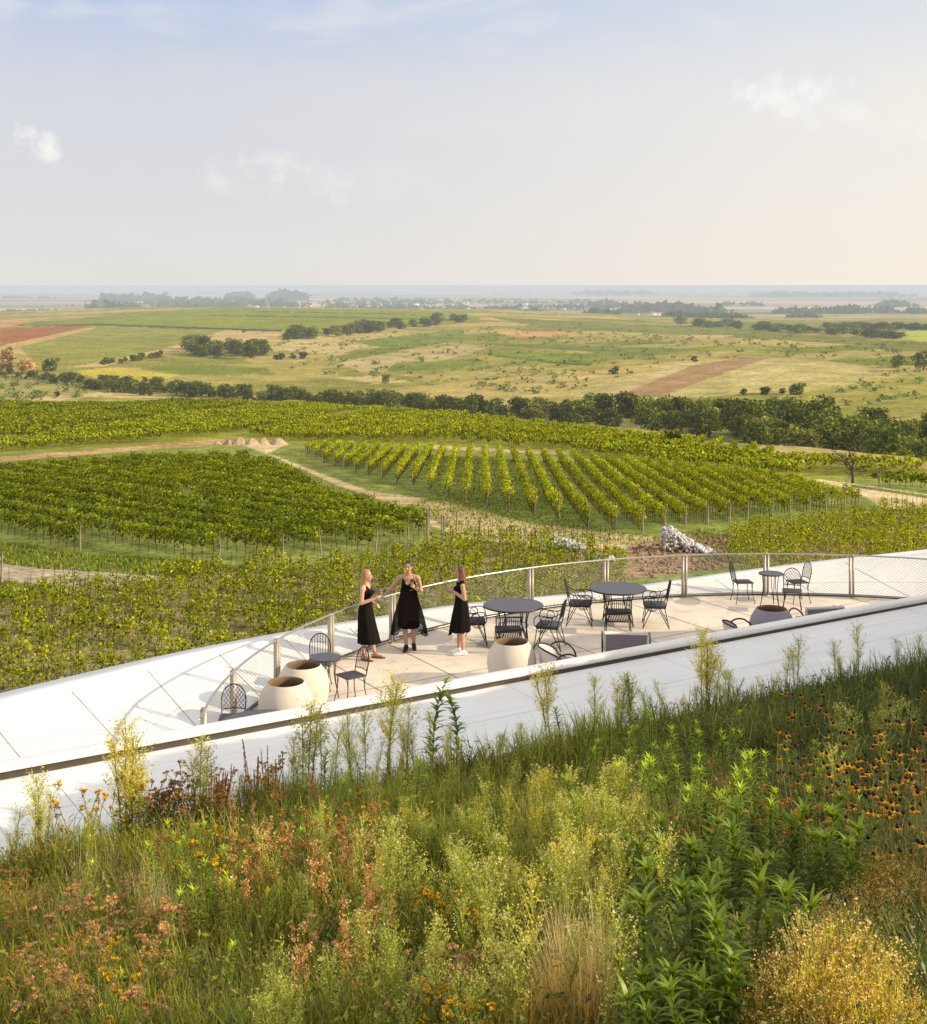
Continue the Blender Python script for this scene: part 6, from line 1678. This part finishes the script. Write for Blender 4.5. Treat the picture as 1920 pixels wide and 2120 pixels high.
def sp_bronze(seed, h=1.0):
    r = np.random.default_rng(seed); f = MB(); b = MB()
    for s in range(3):
        p = r.normal(size=2) * .07; hh = h * r.uniform(.75, 1.08); l = r.normal(size=2) * .06; stc = vary((.36, .20, .07), 1, .2, r)[0]
        st = lambda t: np.array([p[0] + l[0] * t, p[1] + l[1] * t, hh * t])
        tube(f, [st(t) for t in (0, .5, 1)], [.006, .005, .002], 4, stc)
        m = 22; t = r.uniform(.5, 1, m); az = r.random(m) * 6.28; L = r.uniform(.05, .14, m) * (1.5 - t); Q = np.array([st(k) for k in t])
        blades(f, Q, az, .6, L, .005, stc * .9, stc, 2, .2)
        k = 10; T = np.repeat(np.arange(m), k); q = r.uniform(.2, 1.1, m * k) * L[T]
        P = Q[T] + np.column_stack([np.cos(az[T]) * .6 * q, np.sin(az[T]) * .6 * q, .8 * q]) + r.normal(size=(m * k, 3)) * .012
        leaves(b, P, r.uniform(.006, .013, m * k), mixc(m * k, [(.44, .27, .12), (.30, .18, .07), (.66, .54, .40)], [4, 3, .8], .2, r), .7, .4, r)
    return f, b

SPEC = {}
def species(key, name, fn, variants):
    SPEC[key] = (name, [(lambda fb: (fb[0].mesh(name, M_LEAF), fb[1].mesh('blossoms', M_LEAF) if fb[1] is not None else None))(fn(s)) for s in variants])
species('horse', 'horseweed', lambda s: sp_horseweed(s), (1, 2, 3, 4))
species('horsey', 'horseweed', lambda s: sp_horseweed(s, 1.15, (.52, .45, .09), 1.2, (.26, .26, .03)), (5, 6, 7))
species('horseg', 'horseweed', lambda s: sp_horseweed(s, 1.0, (.34, .36, .07), 1.1, (.17, .21, .022)), (8, 9, 10))
species('goldenrod', 'goldenrod', lambda s: sp_goldenrod(s), (1, 2))
species('rust', 'yarrow', lambda s: sp_umbel(s, .75, (.32, .18, .055), 6, .021, cluster=4), (1, 2, 3))
species('beige', 'yarrow', lambda s: sp_umbel(s, .62, (.38, .25, .13), 6, .022, cluster=4), (4, 5, 6))
species('tansy', 'tansy', lambda s: sp_umbel(s, .72, (.46, .34, .025), 6, .011, (.18, .22, .03), 5), (7, 8, 9))
species('brown', 'yarrow', lambda s: sp_umbel(s, .8, (.24, .13, .08), 4, .05, cluster=2), (11, 12))
species('spike', 'dock', lambda s: sp_spike(s), (1, 2, 3))
species('leafy', 'leafy_plant', lambda s: sp_leafy(s), (1, 2, 3, 4))
species('willow', 'willowherb', lambda s: sp_willow(s), (5, 6, 7))
species('susan', 'coneflower', lambda s: sp_susan(s), (1, 2, 3, 4))
species('gold', 'golden_shrub', lambda s: sp_bush(s, .62, 1.0, (.27, .255, .035), (.47, .345, .15), 2600, .055, .007, 3, .0075), (1, 2))
species('wiry', 'wiry_shrub', lambda s: sp_bush(s, .75, 1.0, (.10, .105, .025), (.34, .22, .08), 2400, .045, .004, 3, .006), (3, 4, 5))
species('straw', 'straw_grass', lambda s: sp_grass(s, .85, (.40, .30, .16), (.58, .48, .30), 90, .0045, .06, .6, .22), (1, 2))
species('iris', 'iris_clump', lambda s: sp_grass(s, .50, (.10, .11, .025), (.30, .20, .07), 46, .020, .09, .7, .3), (3, 4))
species('blade', 'tall_grass', lambda s: sp_grass(s, .75, (.055, .075, .025), (.11, .13, .045), 46, .0075, .05, .8, .3), (5, 6, 7))
species('tuft', 'tall_grass', lambda s: sp_grass(s, .55, (.11, .15, .025), (.26, .29, .05), 80, .007, .06, 1.0, .4), (8, 9, 10))
species('bronze', 'bronze_weed', lambda s: sp_bronze(s), (1, 2, 3))
NAT = {'horse': 1.15, 'horsey': 1.15, 'horseg': 1.0, 'goldenrod': 1.2, 'rust': .78, 'beige': .65, 'tansy': .75, 'brown': .82, 'spike': .98, 'leafy': .95, 'willow': .8, 'susan': .85, 'gold': .65, 'wiry': .8, 'straw': .85, 'iris': .5, 'blade': .75, 'tuft': .55, 'bronze': 1.02}
TXT = {'horse': 'pale feathery horseweed stem', 'horsey': 'yellow tinged bushy horseweed plume', 'horseg': 'fresh green horseweed with cream buds', 'goldenrod': 'dark leafy goldenrod stem with drooping tip',
       'rust': 'yarrow with rusty orange flat heads', 'beige': 'faded yarrow with beige clustered heads', 'tansy': 'tansy with bright yellow button flowers', 'brown': 'yarrow with dry brown flat heads', 'spike': 'reddish brown dock seed spikes',
       'leafy': 'lush plant with long pointed green leaves', 'willow': 'narrow leaved light green plant', 'susan': 'orange coneflowers with black centres', 'gold': 'sunlit golden flowering shrub', 'wiry': 'fine wiry olive shrub with tan tips',
       'straw': 'clump of dry straw coloured grass', 'iris': 'clump of broad blades with browned tips', 'blade': 'tuft of dark upright grass blades', 'tuft': 'tuft of green grass', 'bronze': 'dried bronze weed with pale seed heads'}
LM = [('by the slab below the half hidden table', 250, 1650), ('by the slab below the pair of pots', 560, 1600), ('by the slab below the goldenrod', 880, 1580), ('by the slab below the single pot', 1080, 1530), ('by the slab below the tub chair', 1330, 1450), ('by the slab near the coneflowers', 1700, 1390),
      ('in the beige yarrow drift', 230, 1900), ('by the rusty yarrow drift', 400, 1700), ('among the bronze weeds', 610, 1820), ('right of the bronze weeds', 760, 1950), ('by the yellow tansy at the bottom', 950, 2060), ('beside the straw grass', 1170, 1890), ('behind the long leaved plants', 1150, 1680), ('around the narrow leaved plants', 1400, 1600),
      ('in the stand of long leaved plants', 1480, 1900), ('in the coneflower drift', 1780, 1600), ('beside the golden shrub', 1700, 2050), ('among the wiry shrubs', 1820, 1850), ('below the beige yarrow', 130, 2080), ('low on the bank under the bronze weeds', 520, 2070)]
COUNT = {}
def put(key, x, y, h=None, lab=None, tilt=.06, wide=1.0):
    name, var = SPEC[key]; fm, bm = random.choice(var)
    if COUNT.get(name, 0) >= 295: return None
    COUNT[name] = COUNT.get(name, 0) + 1
    z = float(bank_z(x, y)); o = mobj(name, fm); o.location = (x, y, z - .02)
    s = (h / NAT[key]) if h else random.uniform(.8, 1.2)
    o.scale = (s * wide, s * wide, s); o.rotation_euler = (random.gauss(0, tilt), random.gauss(0, tilt), random.random() * 6.28)
    if bm is not None: mobj('blossoms', bm, o)
    px, py = proj(x, y, z); spot = min(LM, key=lambda l: (l[1] - px) ** 2 + (1.5 * (l[2] - py)) ** 2)[0]
    tag(o, lab or '%s %s' % (TXT[key], spot), 'plant' if key not in ('gold', 'wiry') else 'shrub', '%s %s' % (TXT[key], spot) if not lab else None)
    return o

D2F = 1920 / 1826.0
def edge_plant(key, dx, dtop, dv=.15, lab=None, wide=1.0, tilt=.04):
    """plant rooted near the slab edge under picture column dx whose tip reaches row dtop (display pixels)"""
    px, pt = dx * D2F, dtop * D2F; s = (px - 960) / F; v = EDGE_V - dv
    # X = s*Y on the line v
    bx, by = P0 + DV * v; u = (s * by - bx) / (DU[0] - s * DU[1]); x, y, _ = uv(u, v)
    zt = CAMH - (pt - HZ) / F * y; h = zt - float(bank_z(x, y))
    if h < .15: return
    put(key, x, y, h, lab, tilt, wide)
for a in (('horse', 68, 1528, .25), ('horse', 92, 1560, .35), ('horsey', 250, 1440, .3), ('horsey', 243, 1462, .45), ('horsey', 262, 1475, .2), ('horse', 396, 1460, .2), ('horse', 404, 1475, .35), ('horse', 605, 1385, .25), ('horse', 597, 1425, .35), ('horsey', 762, 1345, .25), ('horse', 800, 1392, .2), ('horse', 806, 1430, .4),
          ('horsey', 1083, 1312, .2), ('horse', 1170, 1332, .25), ('horseg', 1222, 1330, .25), ('horseg', 1240, 1345, .4), ('horse', 1310, 1345, .2), ('horsey', 1382, 1248, .35), ('horsey', 1395, 1262, .45), ('horsey', 1410, 1300, .25), ('horsey', 1432, 1322, .4), ('horse', 1570, 1256, .3), ('horse', 1645, 1262, .3), ('horse', 1655, 1290, .4),
          ('horse', 1692, 1232, .4), ('horse', 1768, 1260, .5), ('horse', 1810, 1248, .5), ('horse', 1020, 1425, .2), ('horse', 660, 1440, .3), ('horse', 720, 1400, .25), ('horseg', 985, 1440, .3), ('horse', 30, 1590, .3), ('horse', 1500, 1330, .3), ('horse', 690, 1430, .2)):
    edge_plant(*a, wide=1.4 if a[0] != 'horsey' else 1.25)
    edge_plant(a[0], a[1] + random.uniform(-14, 14), a[2] + random.uniform(12, 60), a[3] + random.uniform(.1, .3), None, 1.4)
edge_plant('goldenrod', 850, 1338, .25, 'dark leafy goldenrod with arched tip, the taller of the two by the slab edge', 1.2); edge_plant('goldenrod', 900, 1362, .3, 'leafy goldenrod with bowed yellow green tip, the shorter of the two by the slab edge', 1.2)
edge_plant('goldenrod', 640, 1470, .3)
for i in range(15): edge_plant('spike', random.uniform(420, 535), random.uniform(1445, 1530), random.uniform(.1, .8))
for i in range(22): edge_plant('blade', random.uniform(170, 330), random.uniform(1575, 1640), random.uniform(.1, .5))
for i in range(18): edge_plant('blade', random.uniform(480, 600), random.uniform(1480, 1560), random.uniform(.1, .5))
for i in range(14): edge_plant('rust', random.uniform(280, 390), random.uniform(1500, 1600), random.uniform(.2, .8))
for (dx, dt) in ((1530, 1325), (1548, 1345), (1610, 1335), (1622, 1350), (1580, 1350), (1590, 1350)): edge_plant('brown', dx, dt, random.uniform(.15, .35))
for i in range(26): edge_plant('horse', random.uniform(560, 1400), random.uniform(1400, 1500) - .0, random.uniform(.2, .9))
for i in range(34):
    dx = random.uniform(0, 1826); edge_plant(random.choice(['blade', 'tuft', 'tuft']), dx, np.interp(dx, [0, 1826], [1655, 1300]) - random.uniform(-15, 25), random.uniform(.1, .4))

def region(key, n, x0, x1, y0, y1, h=(.6, .9), lift=.45, wide=1.0):
    for _ in range(n):
        dx = random.uniform(x0, x1); dy = random.uniform(y0, y1); hh = random.uniform(*h) * .82
        x, y, z = bank_at(dx * D2F, dy * D2F, hh * .8)
        d = math.hypot(x, y)
        if d < 4.2: continue
        put(key, x, y, hh, None, .08, wide)
region('horseg', 48, 760, 1240, 1520, 1800, (.6, 1.0)); region('horse', 40, 560, 1240, 1500, 1900, (.6, 1.0)); region('horsey', 12, 930, 1200, 1560, 1840, (.6, .95)); region('horseg', 30, 480, 980, 1800, 2040, (.45, .75)); region('horse', 18, 1100, 1300, 1540, 1720, (.7, 1.0))
region('horse', 14, 1640, 1826, 1330, 1500, (.6, 1.0))
region('rust', 10, 270, 470, 1540, 1700, (.55, .8)); region('rust', 16, 500, 740, 1600, 1720, (.6, .85)); region('rust', 7, 0, 330, 1820, 1960, (.5, .7)); region('rust', 5, 0, 120, 1700, 1800, (.5, .7)); region('rust', 10, 1400, 1640, 1540, 1640, (.5, .7))
region('beige', 18, 110, 340, 1740, 1860, (.5, .7)); region('beige', 9, 0, 330, 1880, 2040, (.45, .6)); region('beige', 6, 620, 740, 1760, 1900, (.45, .65)); region('beige', 7, 800, 900, 1900, 2010, (.4, .55))
region('tansy', 6, 830, 960, 1760, 1880, (.55, .75)); region('tansy', 8, 830, 970, 1930, 2050, (.45, .65)); region('tansy', 6, 180, 330, 1860, 1980, (.5, .65)); region('tansy', 5, 330, 440, 1640, 1760, (.6, .8)); region('tansy', 8, 640, 820, 1560, 1640, (.55, .7))
region('bronze', 10, 420, 800, 1620, 1900, (.8, 1.05)); region('bronze', 4, 660, 760, 1640, 1760, (.6, .8)); region('bronze', 5, 420, 620, 1520, 1600, (.6, .9))
region('leafy', 50, 1250, 1600, 1610, 1860, (.6, .9)); region('leafy', 10, 1600, 1690, 1600, 1720, (.6, .8)); region('leafy', 26, 1240, 1440, 1820, 2040, (.5, .75))
region('willow', 60, 1130, 1520, 1420, 1610, (.65, .9)); region('willow', 20, 1500, 1700, 1460, 1600, (.5, .7)); region('willow', 26, 600, 1000, 1520, 1660, (.45, .65)); region('willow', 20, 300, 480, 1640, 1780, (.6, .8))
region('susan', 28, 1550, 1840, 1370, 1640, (.7, .95)); region('susan', 14, 1700, 1840, 1420, 1600, (.8, 1.0))
region('wiry', 9, 1650, 1840, 1620, 1900, (.5, .7)); region('wiry', 7, 1480, 1660, 1780, 1900, (.42, .55)); region('wiry', 5, 1420, 1560, 1460, 1540, (.4, .55)); region('wiry', 6, 0, 140, 1720, 1820, (.4, .5)); region('wiry', 6, 1460, 1620, 1380, 1460, (.35, .5))
for (dx, dtop, h, wd, l) in ((1655, 1832, .60, .95, 'tallest sunlit golden shrub in the bottom corner'), (1590, 1905, .50, .9, 'sunlit golden shrub just in front of the tall one'), (1740, 1925, .48, .85, 'sunlit golden shrub on the outer side of the tall one'), (1660, 1955, .44, 1.1, 'broad golden shrub at the very bottom between its neighbours'), (1500, 1965, .36, .85, 'smallest golden shrub near the long leaved plants')):
    x, y, z = bank_at(dx * D2F, dtop * D2F, h * .92); put('gold', x, y, h, l, .04, wd)
region('straw', 9, 1090, 1200, 1740, 1880, (.7, .9)); region('straw', 8, 130, 330, 1680, 1760, (.5, .7)); region('straw', 5, 1220, 1330, 1540, 1600, (.6, .7))
region('iris', 16, 940, 1180, 1910, 2040, (.4, .55)); region('iris', 6, 760, 900, 2000, 2060, (.3, .4))
for i in range(70):
    dx = random.uniform(560, 1560); base = np.interp(dx, [560, 740, 1000, 1250, 1500, 1640], [1560, 1530, 1460, 1400, 1365, 1335])
    edge_plant(random.choice(['willow', 'horseg', 'horse', 'tuft', 'horsey']), dx, base - abs(random.gauss(0, 28)), random.uniform(.3, 1.1), None, 1.25)
for i in range(34):
    dx = random.uniform(20, 560); base = np.interp(dx, [0, 200, 560], [1680, 1610, 1545])
    edge_plant(random.choice(['horse', 'blade', 'tuft', 'rust', 'tansy', 'horseg']), dx, base - abs(random.gauss(0, 30)), random.uniform(.3, 1.1), None, 1.2)
region('horse', 34, 60, 1240, 1600, 2000, (.5, .95)); region('horseg', 26, 40, 620, 1640, 2000, (.45, .8)); region('straw', 16, 60, 1500, 1560, 1980, (.4, .75)); region('blade', 40, 400, 1300, 1560, 1980, (.4, .7)); region('willow', 24, 100, 1000, 1620, 1960, (.4, .65)); region('brown', 10, 100, 1300, 1600, 1950, (.5, .75)); region('horse', 16, 1250, 1650, 1560, 1900, (.6, .95))
region('tuft', 80, 560, 1240, 1500, 1660, (.45, .7)); region('tuft', 60, 0, 560, 1640, 1990, (.4, .6)); region('tuft', 60, 560, 1240, 1660, 2040, (.35, .55)); region('blade', 30, 100, 500, 1660, 1760, (.4, .6)); region('blade', 40, 1500, 1826, 1340, 1640, (.4, .65))

def undergrowth():
    r = np.random.default_rng(77); mb = MB()
    def scat(n, y0, y1, Lr, Wr, cf, lean=.6, seg=3):
        Y = r.uniform(y0, y1, n * 2); X = r.uniform(-.42, .42, n * 2) * Y * 1.05 + r.normal(size=n * 2) * .1
        u, v = to_uv(X, Y); ok = (v < EDGE_V - .06) & (np.hypot(X, Y) > 3.3); X, Y, u, v = X[ok][:n], Y[ok][:n], u[ok][:n], v[ok][:n]
        # density of clumps
        N = len(X); z = bank_z(X, Y); px, py = proj(X, Y, z + .3)
        k = .5 + .5 * np.sin(X * 2.1 + 1) * np.sin(Y * 1.7) + .25 * np.sin(X * 5.3 + Y * 3.1)
        edge = np.clip((EDGE_V - v) / .45, .35, 1) * (1 + .25 * np.exp(-((EDGE_V - v - .9) / .8) ** 2) * np.clip((X + 3.5) / 2, 0, 1))
        L = r.uniform(*Lr, N) * (.65 + .5 * np.clip(k, 0, 1)) * edge
        c = cf(N, px, py) * .85
        az = r.random(N) * 6.28
        blades(mb, np.column_stack([X, Y, z - .02]), az, np.abs(r.normal(size=N)) * lean, L, r.uniform(*Wr, N), c * .32, c * 1.15, seg, r.uniform(.1, 1.1, N))  # blade bases painted dark as shade, tips lighter
    def colf(N, px, py):
        left = np.clip((900 - px) / 900, 0, 1)[:, None]; right = np.clip((px - 1200) / 500, 0, 1)[:, None]
        base = mixc(N, [(.16, .18, .018), (.27, .27, .026), (.38, .33, .06), (.07, .09, .015)], [4, 3.6, 1.5, 2.2], .22, r)
        warm = mixc(N, [(.20, .205, .025), (.33, .28, .045), (.38, .23, .05), (.11, .12, .018)], [4, 2.4, .5, 2.2], .22, r)
        dark = mixc(N, [(.06, .10, .02), (.09, .13, .03), (.16, .15, .05)], [3, 3, 1], .22, r)
        sel = r.random((N, 1))
        c = np.where(sel < left * .65, warm, base); return np.where(sel > 1 - right * .8, dark, c)
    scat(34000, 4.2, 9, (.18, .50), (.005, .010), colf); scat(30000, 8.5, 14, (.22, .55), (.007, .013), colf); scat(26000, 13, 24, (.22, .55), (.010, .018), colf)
    # low leaves that close the ground
    n = 60000; Y = 4 + 19 * r.random(n) ** 1.3; X = r.uniform(-.42, .42, n) * Y; u, v = to_uv(X, Y); ok = (v < EDGE_V - .1) & (np.hypot(X, Y) > 3.3); X, Y, v = X[ok], Y[ok], v[ok]
    N = len(X); zb = bank_z(X, Y); hh = r.random(N) * .42 * np.clip((EDGE_V - v) / .8, .2, 1); px, py = proj(X, Y, zb); c = .75 * colf(N, px, py) * (.35 + .6 * hh[:, None] / .42)  # shade painted into the leaf colour, deeper near the soil
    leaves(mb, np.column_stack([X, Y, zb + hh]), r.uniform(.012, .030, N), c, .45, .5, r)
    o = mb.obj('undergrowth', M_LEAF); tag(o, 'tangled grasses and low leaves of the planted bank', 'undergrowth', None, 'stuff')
undergrowth()
print('OBJECTS', len(SC.objects))
